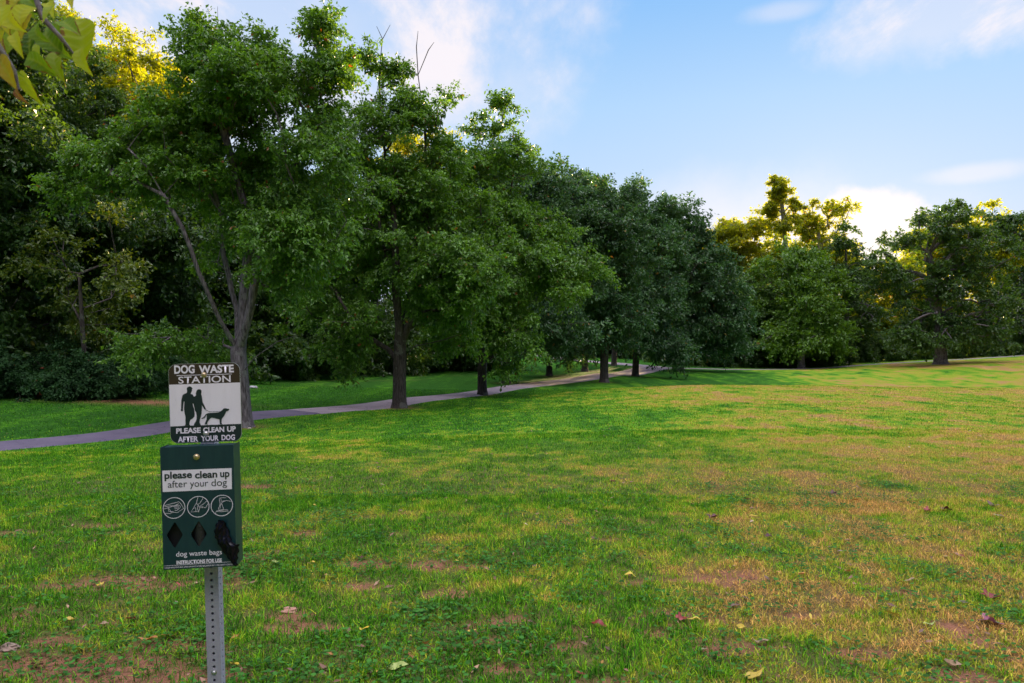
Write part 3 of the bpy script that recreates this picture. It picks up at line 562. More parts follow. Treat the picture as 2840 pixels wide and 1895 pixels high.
# right side, edge of the wood
G2 = 'trees along the far wood edge'
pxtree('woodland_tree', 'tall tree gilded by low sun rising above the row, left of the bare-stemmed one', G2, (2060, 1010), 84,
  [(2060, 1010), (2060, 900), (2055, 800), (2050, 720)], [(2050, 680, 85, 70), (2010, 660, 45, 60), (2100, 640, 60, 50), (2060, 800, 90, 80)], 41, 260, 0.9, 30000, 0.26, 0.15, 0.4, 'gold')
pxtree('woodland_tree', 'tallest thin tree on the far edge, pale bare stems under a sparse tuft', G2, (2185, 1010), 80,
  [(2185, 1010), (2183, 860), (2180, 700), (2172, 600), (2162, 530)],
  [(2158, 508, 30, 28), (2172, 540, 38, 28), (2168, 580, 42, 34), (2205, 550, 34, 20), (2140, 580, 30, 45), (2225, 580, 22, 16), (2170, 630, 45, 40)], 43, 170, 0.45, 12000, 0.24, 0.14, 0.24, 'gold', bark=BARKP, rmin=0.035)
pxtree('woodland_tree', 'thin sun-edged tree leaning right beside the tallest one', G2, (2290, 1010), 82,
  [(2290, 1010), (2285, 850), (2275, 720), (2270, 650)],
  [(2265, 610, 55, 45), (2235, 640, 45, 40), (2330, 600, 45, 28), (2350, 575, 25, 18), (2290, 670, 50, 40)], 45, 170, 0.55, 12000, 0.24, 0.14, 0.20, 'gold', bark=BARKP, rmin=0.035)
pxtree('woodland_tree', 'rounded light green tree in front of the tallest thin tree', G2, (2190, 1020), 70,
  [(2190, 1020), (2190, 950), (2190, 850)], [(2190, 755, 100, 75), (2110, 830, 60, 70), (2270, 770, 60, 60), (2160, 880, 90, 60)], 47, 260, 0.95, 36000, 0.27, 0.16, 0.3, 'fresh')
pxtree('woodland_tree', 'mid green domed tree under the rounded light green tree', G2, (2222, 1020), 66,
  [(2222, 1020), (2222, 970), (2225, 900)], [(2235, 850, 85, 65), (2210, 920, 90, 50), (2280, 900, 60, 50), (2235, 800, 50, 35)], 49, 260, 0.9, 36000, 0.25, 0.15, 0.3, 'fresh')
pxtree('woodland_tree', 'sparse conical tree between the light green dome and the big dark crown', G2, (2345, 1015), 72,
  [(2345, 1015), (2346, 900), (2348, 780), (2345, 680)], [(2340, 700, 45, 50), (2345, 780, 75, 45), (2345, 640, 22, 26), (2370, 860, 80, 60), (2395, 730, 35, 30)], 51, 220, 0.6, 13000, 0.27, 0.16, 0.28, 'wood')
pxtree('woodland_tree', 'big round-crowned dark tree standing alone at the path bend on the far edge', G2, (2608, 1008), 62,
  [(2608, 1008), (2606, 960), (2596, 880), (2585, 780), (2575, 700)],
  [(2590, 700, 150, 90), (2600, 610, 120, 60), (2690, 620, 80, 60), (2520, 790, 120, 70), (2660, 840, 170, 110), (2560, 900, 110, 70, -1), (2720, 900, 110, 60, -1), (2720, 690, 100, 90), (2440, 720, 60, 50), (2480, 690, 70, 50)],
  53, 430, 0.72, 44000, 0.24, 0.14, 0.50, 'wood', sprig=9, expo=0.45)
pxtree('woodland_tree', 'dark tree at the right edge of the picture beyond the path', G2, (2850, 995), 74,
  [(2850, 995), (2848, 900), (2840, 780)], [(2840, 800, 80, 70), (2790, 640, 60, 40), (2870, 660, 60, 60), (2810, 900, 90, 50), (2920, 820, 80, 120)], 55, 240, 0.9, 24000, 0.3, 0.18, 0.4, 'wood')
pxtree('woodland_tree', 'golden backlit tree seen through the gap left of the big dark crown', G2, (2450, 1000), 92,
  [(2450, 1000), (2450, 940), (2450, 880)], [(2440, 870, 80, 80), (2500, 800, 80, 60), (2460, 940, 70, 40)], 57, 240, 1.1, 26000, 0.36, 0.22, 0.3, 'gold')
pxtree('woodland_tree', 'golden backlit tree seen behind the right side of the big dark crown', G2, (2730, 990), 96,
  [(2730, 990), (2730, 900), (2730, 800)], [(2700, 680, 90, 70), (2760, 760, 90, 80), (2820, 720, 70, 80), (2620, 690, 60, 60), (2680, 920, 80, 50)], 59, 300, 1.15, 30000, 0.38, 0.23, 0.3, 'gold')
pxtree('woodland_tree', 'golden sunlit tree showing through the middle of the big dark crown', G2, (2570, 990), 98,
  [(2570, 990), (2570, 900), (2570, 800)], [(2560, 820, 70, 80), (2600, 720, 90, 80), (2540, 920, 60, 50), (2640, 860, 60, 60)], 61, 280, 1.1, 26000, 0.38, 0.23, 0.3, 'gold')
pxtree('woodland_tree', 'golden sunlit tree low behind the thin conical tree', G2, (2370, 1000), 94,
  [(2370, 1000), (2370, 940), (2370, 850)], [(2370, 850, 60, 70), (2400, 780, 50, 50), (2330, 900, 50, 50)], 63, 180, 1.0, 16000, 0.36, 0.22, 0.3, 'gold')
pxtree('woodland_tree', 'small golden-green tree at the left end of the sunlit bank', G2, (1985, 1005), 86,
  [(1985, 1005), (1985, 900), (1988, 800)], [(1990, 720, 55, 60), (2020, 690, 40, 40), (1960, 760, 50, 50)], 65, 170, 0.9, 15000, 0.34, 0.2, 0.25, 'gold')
pxtree('woodland_tree', 'golden-green tree between the two tall thin trees', G2, (2235, 1005), 90,
  [(2235, 1005), (2235, 900), (2238, 800)], [(2240, 720, 70, 50), (2140, 700, 50, 40), (2320, 720, 50, 50)], 67, 200, 0.9, 17000, 0.34, 0.2, 0.25, 'gold')
# generic woodland archetypes (about 13 m tall)
def arch(nm, seed, H, Rw, lm, nleaf=60000, L=0.20, W=0.115, low=0.2, crad=0.7, nclump=460, tr=0.24, bark=BARKD):
    rng = np.random.RandomState(seed); lb = []
    for k in range(11):
        a_ = rng.rand() * 6.28; h = low + (1 - low) * (k + 0.5) / 11; wd = Rw * (0.55 + 0.5 * math.sin(math.pi * min(1, (h - low) / (1 - low) * 0.85 + 0.12)))
        lb.append((math.cos(a_) * wd * 0.35, math.sin(a_) * wd * 0.35, H * h, wd * 0.75, wd * 0.75, H * 0.11))
    lean = rng.randn(2) * 0.3
    tp = [(0, 0, -0.3), (lean[0] * .2, lean[1] * .2, H * .15), (lean[0] * .6, lean[1] * .6, H * .35), (lean[0], lean[1], H * .6)]
    return tree_meshes(nm, seed, tp, lb, nclump, crad, nleaf, L, W, tr, lm, bark=bark, ncut=0.0, shell=0.35)
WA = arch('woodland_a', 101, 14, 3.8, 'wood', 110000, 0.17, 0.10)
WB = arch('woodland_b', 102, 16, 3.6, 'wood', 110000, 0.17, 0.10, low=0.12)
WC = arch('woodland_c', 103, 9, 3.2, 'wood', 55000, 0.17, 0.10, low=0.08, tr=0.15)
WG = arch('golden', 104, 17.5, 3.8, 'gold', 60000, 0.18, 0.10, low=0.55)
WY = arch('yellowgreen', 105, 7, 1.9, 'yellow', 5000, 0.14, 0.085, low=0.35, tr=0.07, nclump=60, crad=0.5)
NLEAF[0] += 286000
G3 = 'woodland trees behind the left lawn'
def wt(px, Yd, A_, rz, s, label, G=G3, name='woodland_tree'):
    x = (px - 1420) / F * Yd; return put_tree(name, label, G, (x, Yd, gz1(x, Yd) - 0.05), A_[0], A_[1], rz, s)
woods = [
 (-180, 25, WA, 0.3, 1.0, 'dark leafy tree at the far left edge of the wood'),
 (90, 27, WB, 1.3, 0.84, 'dark tree rising behind the yellow hanging leaves at top left'),
 (240, 31, WB, 2.9, 0.78, 'dark tree under the golden tops behind the far left boughs'),
 (-40, 33, WA, 4.0, 1.2, 'dark tree deep in the wood behind the far left trees'),
 (420, 33, WC, 0.7, 1.15, 'low dark tree in the hollow left of the many-limbed tree'),
 (150, 36, WC, 3.3, 1.3, 'dark undergrowth tree behind the left shrubs'),
 (590, 37, WA, 5.1, 0.7, 'dark wood-edge tree seen under the left boughs of the many-limbed tree'),
 (760, 40, WC, 1.1, 1.25, 'dark bushy tree right behind the many-limbed trunk'),
 (900, 44, WA, 2.2, 0.85, 'dark wood-edge tree between the first two pear trunks'),
 (1040, 48, WC, 4.6, 1.3, 'dark bushy tree just left of the straight trunk by the path'),
 (1180, 54, WA, 0.2, 0.9, 'dark wood-edge tree right of the straight trunk by the path'),
 (1290, 60, WC, 2.5, 1.5, 'dark bushy tree left of the forked low-boughed tree'),
 (425, 42, WG, 0.5, 1.0, 'tall tree with sunlit golden top in the gap left of the tall leader'),
 (200, 46, WG, 2.1, 1.12, 'tall golden-topped tree behind the yellow hanging leaves'),
 (330, 48, WG, 3.9, 1.02, 'golden-topped tree glowing right of the dark round top'),
 (1175, 58, WG, 1.2, 1.05, 'golden-lit tree showing in the gap beside the second pear crown'),
 (1480, 92, WA, 3.0, 1.35, 'tall far tree behind the back path'),
 (1380, 84, WA, 1.7, 1.2, 'dark far tree left of the back path'),
 (1650, 98, WB, 4.4, 1.1, 'far dark tree beyond the path bend between trunks'),
 (1810, 92, WC, 0.9, 1.7, 'far bushy tree right of the path bend'),
 (1960, 76, WC, 2.0, 0.9, 'dark low tree behind the broad junction tree'),
 (2050, 70, WC, 5.0, 0.95, 'dark low tree right of the broad junction tree'),
 (2130, 74, WC, 3.6, 0.9, 'dark low tree left of the rounded light green tree'),
 (2300, 69, WC, 1.4, 0.6, 'dark low tree right of the mid green dome'),
 (2390, 73, WC, 4.1, 0.6, 'dark low tree before the golden gap'),
 (2540, 78, WC, 0.1, 0.5, 'dark low tree left of the big round-crowned trunk'),
 (2760, 78, WC, 2.7, 0.8, 'dark low tree right of the big round-crowned trunk'),
 (2980, 74, WA, 1.9, 0.85, 'dark tree beyond the right edge of the picture'),
 (3150, 70, WA, 0.4, 1.1, 'dark tree farther along the wood beyond the right edge'),
 (60, 55, WB, 0.8, 0.8, 'tall dark tree on the wooded slope at far left'),
 (560, 52, WA, 2.6, 0.7, 'dark tree on the slope behind the many-limbed tree'),
 (760, 56, WB, 1.6, 0.65, 'dark tree on the slope behind the first two pear trees'),
 (960, 62, WA, 3.4, 0.75, 'dark tree high on the slope behind the second pear tree'),
 (1560, 100, WC, 2.2, 1.6, 'far bushy tree closing the view at the end of the back path'),
 (1720, 97, WC, 4.9, 1.3, 'far bushy tree behind the short-trunked tree'),
 (-420, 24, WB, 2.4, 1.0, 'dark tree beyond the left edge of the picture'),
 (-300, 34, WA, 1.0, 1.2, 'large dark tree deep beyond the left edge'),
]
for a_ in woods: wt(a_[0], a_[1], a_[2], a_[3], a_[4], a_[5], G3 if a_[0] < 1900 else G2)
wt(240, 24.5, WY, 0.6, 0.98, 'small tree with yellow-green leaves against the dark left wood', 'woodland trees behind the left lawn', 'young_tree')
# shrubs
def shrub_mesh(nm, seed, Rw, H, nleaf, L, W, lm='shrub'):
    rng = np.random.RandomState(seed); lb = [(math.cos(k * 2.4) * Rw * .45, math.sin(k * 2.4) * Rw * .45, H * (.35 + .3 * rng.rand()), Rw * .6, Rw * .6, H * .38) for k in range(5)]
    return tree_meshes(nm, seed, [(0, 0, -0.1), (0, 0, 0.12), (0.03, 0, 0.25)], lb, 90, 0.34, nleaf, L, W, 0.05, lm, bark=BARKD, shell=0.5, rmin=0.006)
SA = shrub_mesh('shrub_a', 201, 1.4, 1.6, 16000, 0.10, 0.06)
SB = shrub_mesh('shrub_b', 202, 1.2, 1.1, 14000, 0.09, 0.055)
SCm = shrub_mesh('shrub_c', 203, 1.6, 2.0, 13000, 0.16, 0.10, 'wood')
shr = [(-150, 22.3, SA, 'blue-green shrub at the lawn edge beyond the left edge'), (-20, 22.8, SA, 'leafy shrub at the lawn edge by the left picture edge'), (90, 23.2, SB, 'low shrub at the lawn edge, second from the left'),
 (190, 23.8, SA, 'tall shrub at the lawn edge under the yellow-green young tree'), (290, 24.2, SB, 'low dense shrub at the lawn edge before the dark hollow'), (370, 25, SA, 'shrub beside the dark gully, left of the sign'),
 (450, 27, SB, 'shrub just left of the sign at the edge of the wood'), (60, 25.5, SCm, 'tall shrub behind the left lawn-edge shrubs'), (240, 26.5, SCm, 'tall shrub behind the low dense shrub'), (560, 33, SCm, 'dark shrub behind the top of the sign'),
 (740, 36, SCm, 'dark shrub right of the many-limbed trunk'), (850, 40, SCm, 'dark shrub at the wood edge between first two trunks'), (960, 45, SCm, 'dark shrub at the wood edge left of the straight trunk'), (1060, 50, SCm, 'dark shrub behind the straight trunk'),
 (1170, 55, SCm, 'dark shrub right of the straight trunk at the wood edge'), (1260, 62, SCm, 'dark shrub far behind the forked tree')]
for i, (px, Yd, S_, lb) in enumerate(shr):
    x = (px - 1420) / F * Yd; put_tree('shrub', lb, 'shrubs along the left wood edge', (x, Yd, gz1(x, Yd) - 0.03), S_[0], S_[1], i * 1.9, 0.9 + 0.25 * ((i * 7) % 5) / 5 + (0.5 if S_ is SCm and i > 8 else 0), 'shrub')
rr_ = random.Random(4)
adj = ['low', 'ragged', 'dense', 'leafy', 'rounded', 'scrubby', 'dark', 'spreading']
wh = ['behind the path junction', 'right of the junction tree', 'under the dark low trees', 'left of the light green dome', 'below the mid green dome', 'right of the mid green dome', 'under the conical tree', 'before the golden gap', 'left of the big trunk', 'close left of the big trunk', 'close right of the big trunk', 'right of the big trunk', 'by the right picture edge', 'beyond the right edge']
for i, px in enumerate((1880, 1960, 2040, 2110, 2180, 2260, 2330, 2410, 2480, 2550, 2660, 2740, 2810, 2900)):
    Yd = 69.5 + (px > 2400) * 3 + rr_.random() * 1.5; x = (px - 1420) / F * Yd
    put_tree('shrub', f'{adj[i % 8]} shrub along the far path {wh[i]}', 'shrubs along the far path', (x, Yd, gz1(x, Yd) - 0.03), SCm[0], SCm[1], i * 1.3, 0.85 + rr_.random() * 0.45, 'shrub')
for i, px in enumerate((1860, 1945, 2025, 2095, 2165, 2245, 2315, 2385, 2560, 2690, 2770)):
    Yd = 79 + (i % 3) * 1.5; x = (px - 1420) / F * Yd
    put_tree('shrub', f"tangled shrub deeper in the far wood {['behind the junction tree', 'right of the junction tree', 'left of the light green tree', 'close left of the light green trunk', 'behind the light green trunk', 'behind the mid green dome', 'left of the conical tree', 'behind the conical tree', 'close behind the big trunk', 'right behind the big trunk', 'behind the right end of the big crown'][i]}", 'shrubs deeper in the far wood', (x, Yd, gz1(x, Yd) - 0.03), SCm[0], SCm[1], i * 2.1, 1.35 + 0.2 * (i % 2), 'shrub')
for i, (px, Yd) in enumerate(((1450, 101), (1515, 103), (1580, 100), (1645, 102), (1705, 99), (1765, 97), (1830, 92))):
    x = (px - 1420) / F * Yd
    put_tree('shrub', f"{adj[(i * 3) % 8]} shrub {['at the far end of the back path, leftmost', 'behind the back path, second along', 'behind the back path between the trunks', 'behind the slim dark trunk', 'behind the thick forked trunk', 'behind the short-trunked tree', 'beyond the path bend'][i]}", 'shrubs beyond the back path', (x, Yd, gz1(x, Yd) - 0.03), SCm[0], SCm[1], i * 1.7, 2.0, 'shrub')
print('leaves', NLEAF[0])
#SIGNPART
# ------------------------------------------------------------------ dog waste station
def worn(name, col, dirt_c, rough, amt=0.35):
    m, t = newmat(name); tcx = t.n('ShaderNodeTexCoord'); mpx = t.n('ShaderNodeMapping'); t.l(tcx, 'Object', mpx, 0); mpx.inputs['Scale'].default_value = (26, 26, 5)
    n1 = t.n('ShaderNodeTexNoise', i_Scale=1.0, i_Detail=6.0, i_Roughness=0.7); t.l(mpx, 0, n1, 'Vector'); n2 = t.n('ShaderNodeTexNoise', i_Scale=220.0, i_Detail=2.0); t.l(tcx, 'Object', n2, 'Vector'); n3 = t.n('ShaderNodeTexNoise', i_Scale=9.0, i_Detail=5.0); t.l(tcx, 'Object', n3, 'Vector')
    r = t.n('ShaderNodeMapRange'); r.inputs[1].default_value = 0.45; r.inputs[2].default_value = 0.8; t.l(n1, 0, r, 0); c = t.mix(t.m('MULTIPLY', r.outputs[0], amt), col, dirt_c)
    sp_ = t.m('GREATER_THAN', n2.outputs[0], 0.71); c = t.mix(t.m('MULTIPLY', sp_, amt * 1.2), c, dirt_c)
    b = t.n('ShaderNodeBsdfPrincipled'); t.t.links.new(c, b.inputs[0]); t.t.links.new(t.m('ADD', t.m('MULTIPLY', n3.outputs[0], 0.3), rough - 0.15), b.inputs['Roughness'])
    o = t.n('ShaderNodeOutputMaterial'); t.l(b, 0, o, 0); return m
GREEN = worn('green_powder_coat', (0.002, 0.027, 0.038), (0.02, 0.07, 0.07), 0.38)
SGREEN = simple('dark_green_print', (0.003, 0.016, 0.018), 0.45)
SREFLECT = worn('reflection_tint_print', (0.034, 0.019, 0.010), (0.06, 0.036, 0.02), 0.4)  # dark green print, with a warm reflection painted in as brown
SWHITE = worn('white_print', (0.78, 0.72, 0.84), (0.50, 0.45, 0.50), 0.4, 0.3)
GALV = worn('galvanised_steel', (0.36, 0.34, 0.41), (0.20, 0.17, 0.18), 0.55, 0.5)
BRASS = simple('brassy_bolt', (0.60, 0.46, 0.30), 0.3, metal=0.9)
STEEL = simple('steel_bolt', (0.6, 0.58, 0.6), 0.3, metal=0.9)
DARKIN = simple('painted_dark_inside', (0.006, 0.006, 0.008), 0.7)
PLASTIC = simple('black_plastic_bag', (0.004, 0.003, 0.014), 0.22, spec=0.5)
def from_bm(name, bm, mat, parent, loc=None, smooth=False):
    me = bpy.data.meshes.new(name); bmesh.ops.recalc_face_normals(bm, faces=bm.faces); bm.to_mesh(me); bm.free()
    if smooth: me.polygons.foreach_set('use_smooth', [True] * len(me.polygons))
    return link(name, me, mat, parent, loc)
def bbox_bm(bm, x0, x1, y0, y1, z0, z1):
    v = [bm.verts.new((x, y, z)) for x in (x0, x1) for y in (y0, y1) for z in (z0, z1)]
    for f in ((0, 1, 3, 2), (4, 6, 7, 5), (0, 4, 5, 1), (2, 3, 7, 6), (0, 2, 6, 4), (1, 5, 7, 3)): bm.faces.new([v[i] for i in f])
def plate(name, outer, holes, thick, y, mat, parent, tf=None):
    """filled outline (x,z) with holes, front face at local y, extruded backwards"""
    cu = bpy.data.curves.new(name, 'CURVE'); cu.dimensions = '2D'; cu.fill_mode = 'BOTH'; cu.extrude = thick / 2
    for lp in [outer] + list(holes):
        sp = cu.splines.new('POLY'); sp.points.add(len(lp) - 1); sp.use_cyclic_u = True
        for p_, (a, b) in zip(sp.points, lp): p_.co = (a, b, 0, 1)
    tmp = bpy.data.objects.new('tmp', cu); me = bpy.data.meshes.new_from_object(tmp); bpy.data.objects.remove(tmp); bpy.data.curves.remove(cu); me.name = name
    for v in me.vertices:
        a, b, c = v.co; q = Vector((a, y + thick / 2 - c, b))
        v.co = tf(q) if tf else q
    me.materials.clear(); return link(name, me, mat, parent)
def circ(cx, cz, r, n=16): return [(cx + r * math.cos(i * 2 * math.pi / n), cz + r * math.sin(i * 2 * math.pi / n)) for i in range(n)]
def rrect(x0, x1, z0, z1, r, n=7):
    o = []
    for cx, cz, a0 in ((x1 - r, z1 - r, 0), (x0 + r, z1 - r, 90), (x0 + r, z0 + r, 180), (x1 - r, z0 + r, 270)):
        for k in range(n + 1): a = R(a0 + 90 * k / n); o.append((cx + r * math.cos(a), cz + r * math.sin(a)))
    return o
def text(body, x0, x1, z0, z1, y, mat, parent, bold=0.0, name='lettering', ref=None):
    def mk(bd):
        cu = bpy.data.curves.new('t', 'FONT'); cu.body = bd; cu.size = 1; cu.offset = bold; cu.resolution_u = 4
        tmp = bpy.data.objects.new('tmp', cu); me = bpy.data.meshes.new_from_object(tmp); bpy.data.objects.remove(tmp); bpy.data.curves.remove(cu); return me
    me = mk(body); co = np.array([v.co[:] for v in me.vertices])
    lo, hi = co.min(0), co.max(0)
    if ref:  # vertical fit by the x-height of a reference word
        r_ = mk(ref); rc = np.array([v.co[:] for v in r_.vertices]); lo = np.array([lo[0], rc.min(0)[1], 0]); hi = np.array([hi[0], rc.max(0)[1], 0])
    for v in me.vertices:
        v.co = (x0 + (v.co.x - lo[0]) / (hi[0] - lo[0]) * (x1 - x0), y, z0 + (v.co.y - lo[1]) / (hi[1] - lo[1]) * (z1 - z0))
    me.name = name; me.materials.clear(); return link(name, me, mat, parent)
def ribbon(bm, pts, w_, y, closed=False):
    n = len(pts); L, Rr = [], []
    for i in range(n):
        a = Vector(pts[(i - 1) % n] if closed or i else pts[0]); b = Vector(pts[(i + 1) % n] if closed or i < n - 1 else pts[-1])
        d = (b - a); d = d.normalized() if d.length > 1e-9 else Vector((1, 0)); nn = Vector((-d.y, d.x)) * w_ / 2; c = Vector(pts[i])
        L.append(bm.verts.new((c.x + nn.x, y, c.y + nn.y))); Rr.append(bm.verts.new((c.x - nn.x, y, c.y - nn.y)))
    for i in range(n if closed else n - 1): j = (i + 1) % n; bm.faces.new((L[i], L[j], Rr[j], Rr[i]))
def bolt(name, x, z, y, r, mat, parent, dome=True):
    bm = bmesh.new(); prof = [(r * 1.35, 0.0), (r * 1.35, 0.0015), (r, 0.0022), (r * 0.93, 0.0055), (r * 0.6, 0.0075), (r * 0.25, 0.0082), (r * 0.2, 0.006)] if dome else [(r, 0), (r, .004), (r * .6, .006)]
    rings = []
    for rr2, h in prof: rings.append([bm.verts.new((x + rr2 * math.cos(i * math.pi / 9), y - h, z + rr2 * math.sin(i * math.pi / 9))) for i in range(18)])
    for a, b in zip(rings, rings[1:]):
        for i in range(18): j = (i + 1) % 18; bm.faces.new((a[i], a[j], b[j], b[i]))
    bm.faces.new(rings[-1]); return from_bm(name, bm, mat, parent)
SX, SY = -1.126, 2.77; SZ = gz1(SX, SY)
station = empty('dog_waste_station', (SX, SY, SZ), (0, R(-1.6), R(5.5)))
tag(station, 'dog waste station with sign and green bag box on a perforated steel post', 'dog waste station')
Hp = 1.36 - SZ; hw = 0.0254; th = 0.0028
# post: four perforated walls
post = None
holes = [(0, 0.09 + k * 0.0254) for k in range(int((Hp - 0.1) / 0.0254))]
for side in range(4):
    rot = Matrix.Rotation(side * math.pi / 2, 4, 'Z'); w2 = hw - (0.0 if side % 2 == 0 else th + 0.0003)
    o = plate('post_wall', [(-w2, -0.35), (w2, -0.35), (w2, Hp), (-w2, Hp)], [circ(a, b, 0.0054, 12) for a, b in holes], th, -hw, GALV, station if post is None else post, tf=lambda q, rot=rot: rot @ q)
    if post is None: post = o; o.name = 'post'
    else:
        o.parent = None; bmj = bmesh.new(); bmj.from_mesh(post.data); bmj.from_mesh(o.data); bmj.to_mesh(post.data); bmj.free(); bpy.data.objects.remove(o)
zb = 0.402 - SZ
bolt('bolt', 0.0, EYE - (1863 - HZ) / 728 - SZ, -hw - 0.0002, 0.0075, STEEL, station)
# sign panel
cu_, cv_ = -0.003, 1.368 - SZ; yf = -hw - 0.0025
def sp(x, y): return (cu_ + (x - 803 - 0.0155 * (y - 823)) / 1148 * 0.262, cv_ - (y - 823 + 0.036 * (x - 803)) / 1319 * 0.300)
x0, x1, z0, z1 = cu_ - .131, cu_ + .131, cv_ - .15, cv_ + .15
panel = plate('sign_panel', rrect(x0, x1, z0, z1, 0.030), [], 0.0020, yf, simple('sign_aluminium', (0.5, 0.5, 0.55), 0.4, metal=0.7), station)
e_ = 0.0012; full = rrect(x0 + e_, x1 - e_, z0 + e_, z1 - e_, 0.0290)
zt = sp(803, 503)[1]; zl = sp(803, 1196)[1]
def clip(poly, z, keep_above):
    out_ = []
    for i in range(len(poly)):
        a, b = poly[i], poly[(i + 1) % len(poly)]; ia = (a[1] > z) == keep_above; ib = (b[1] > z) == keep_above
        if ia: out_.append(a)
        if ia != ib: t_ = (z - a[1]) / (b[1] - a[1]); out_.append((a[0] + (b[0] - a[0]) * t_, z))
    return out_
top_ = clip(full, zt, True); rest = clip(full, zt, False); mid_ = clip(rest, zl, True); bot_ = clip(rest, zl, False)
plate('title_band', top_, [], 0.0003, yf - 0.0004, SREFLECT, panel); plate('picture_field', mid_, [], 0.0003, yf - 0.0004, SWHITE, panel); plate('message_band', bot_, [], 0.0003, yf - 0.0004, SGREEN, panel)
yl = yf - 0.0012
def stext(body, xa, xb, ya, yb, bold): 
    a = sp(xa, (ya + yb) / 2 - 0.036 * (xa - (xa + xb) / 2)); b = sp(xb, (ya + yb) / 2 + -0.036 * (xb - (xa + xb) / 2)); xm = (xa + xb) / 2
    return text(body, a[0], b[0], sp(xm, yb)[1], sp(xm, ya)[1], yl, SWHITE, panel, bold)
stext('DOG', 314, 641, 195, 338, 0.035); stext('WASTE', 707, 1270, 190, 325, 0.035); stext('STATION', 378, 1217, 375, 492, 0.012)
stext('PLEASE', 333, 725, 1240, 1332, 0.035); stext('CLEAN', 765, 1103, 1228, 1318, 0.035); stext('UP', 1150, 1290, 1215, 1308, 0.035)
stext('AFTER', 358, 683, 1382, 1476, 0.035); stext('YOUR', 728, 1012, 1368, 1462, 0.035); stext('DOG', 1058, 1275, 1355, 1448, 0.035)
bm = bmesh.new(); ribbon(bm, [sp(352, 371), sp(1240, 340)], 0.0020, yl); from_bm('rule_line', bm, SWHITE, panel)
def figure(name, pts, off=0.0): return plate(name, [sp(*p) for p in pts], [], 0.0003, yl - off, SGREEN, panel)
figure('man_silhouette', [(520,565),(548,549),(580,555),(603,585),(592,602),(594,625),(580,650),(572,672),(604,688),(622,718),(632,760),(636,800),(615,830),(600,828),(606,870),(625,930),(632,1000),(628,1050),(600,1085),(560,1110),(548,1150),(545,1180),(560,1205),(470,1205),(485,1180),(482,1120),(484,1060),(470,990),(462,920),(466,860),(470,800),(460,800),(450,860),(445,930),(446,955),(436,966),(412,958),(410,940),(418,925),(418,860),(422,780),(430,740),(440,700),(462,678),(505,662),(518,640),(513,610),(511,585)])
figure('woman_silhouette', [(672,612),(700,596),(730,600),(747,620),(746,650),(740,680),(750,712),(757,760),(762,810),(790,870),(812,925),(800,932),(788,928),(765,885),(748,860),(748,920),(742,1000),(728,1060),(712,1110),(708,1150),(735,1205),(615,1205),(622,1175),(650,1130),(662,1090),(664,1040),(655,980),(636,950),(628,900),(615,840),(590,820),(600,770),(625,722),(660,700),(655,670),(662,640)], 0.0005)
figure('dog_silhouette', [(740,1078),(762,1072),(785,1050),(805,1018),(830,1000),(870,992),(940,990),(1010,985),(1050,965),(1080,940),(1095,920),(1130,912),(1160,922),(1186,924),(1188,940),(1172,955),(1140,970),(1125,1000),(1100,1050),(1070,1085),(1062,1115),(1062,1160),(1072,1178),(1035,1180),(1030,1130),(1028,1098),(990,1092),(950,1078),(905,1070),(885,1080),(850,1120),(835,1150),(830,1180),(790,1182),(798,1155),(822,1100),(825,1050),(826,1022),(815,1035),(795,1070),(765,1088),(742,1090)], 0.0005)
bm = bmesh.new(); ribbon(bm, [sp(*p) for p in ((800, 925), (830, 950), (870, 970), (930, 973), (990, 970), (1060, 968))], 0.0015, yl - 0.001); from_bm('leash_line', bm, SGREEN, panel)
bm = bmesh.new(); rg = random.Random(2)
for k in range(60):
    x = rg.uniform(385, 1255); y = 1212 - (x - 803) * 0.036 * 1.0; h = rg.uniform(8, 34) * (1 if x < 640 or x > 790 else .6); d = rg.uniform(-12, 12)
    a, b, c = sp(x - 5, y), sp(x + 5, y), sp(x + d, y - h); f = [bm.verts.new((q[0], yl - 0.0004, q[1])) for q in (a, b, c)]; bm.faces.new(f)
from_bm('grass_silhouette', bm, SGREEN, panel)
p_ = sp(790, 355); bolt('bolt', p_[0], p_[1], yl - 0.0006, 0.0078, BRASS, panel); p_ = sp(812, 1335); bolt('bolt', p_[0], p_[1], yl - 0.0006, 0.0078, STEEL, panel)
# dispenser box
bw, bh, bd = 0.130, 0.2245, 0.085; bcx = -0.0115; bcz = 0.991 - SZ; yb0 = -hw - 0.001; ybf = yb0 - bd
def bp_(x, y): return (bcx + (x - 526.5 - 0.029 * (y - 785)) / 821 * 0.260, bcz - (y - 785 + 0.053 * (x - 526)) / 1429 * 0.449)
bm = bmesh.new(); tk = 0.0015
bbox_bm(bm, bcx - bw, bcx - bw + tk, ybf + 0.0021, yb0, bcz - bh, bcz + bh); bbox_bm(bm, bcx + bw - tk, bcx + bw, ybf + 0.0021, yb0, bcz - bh, bcz + bh)
bbox_bm(bm, bcx - bw + tk, bcx + bw - tk, ybf + 0.0021, yb0, bcz - bh, bcz - bh + tk); bbox_bm(bm, bcx - bw + tk, bcx + bw - tk, ybf + 0.0021, yb0, bcz + bh - 0.004 - tk, bcz + bh - 0.004)
bbox_bm(bm, bcx - bw + tk, bcx + bw - tk, yb0 - tk, yb0, bcz - bh + tk, bcz + bh - 0.006)
box = from_bm('dispenser_box', bm, GREEN, station)
dia = []
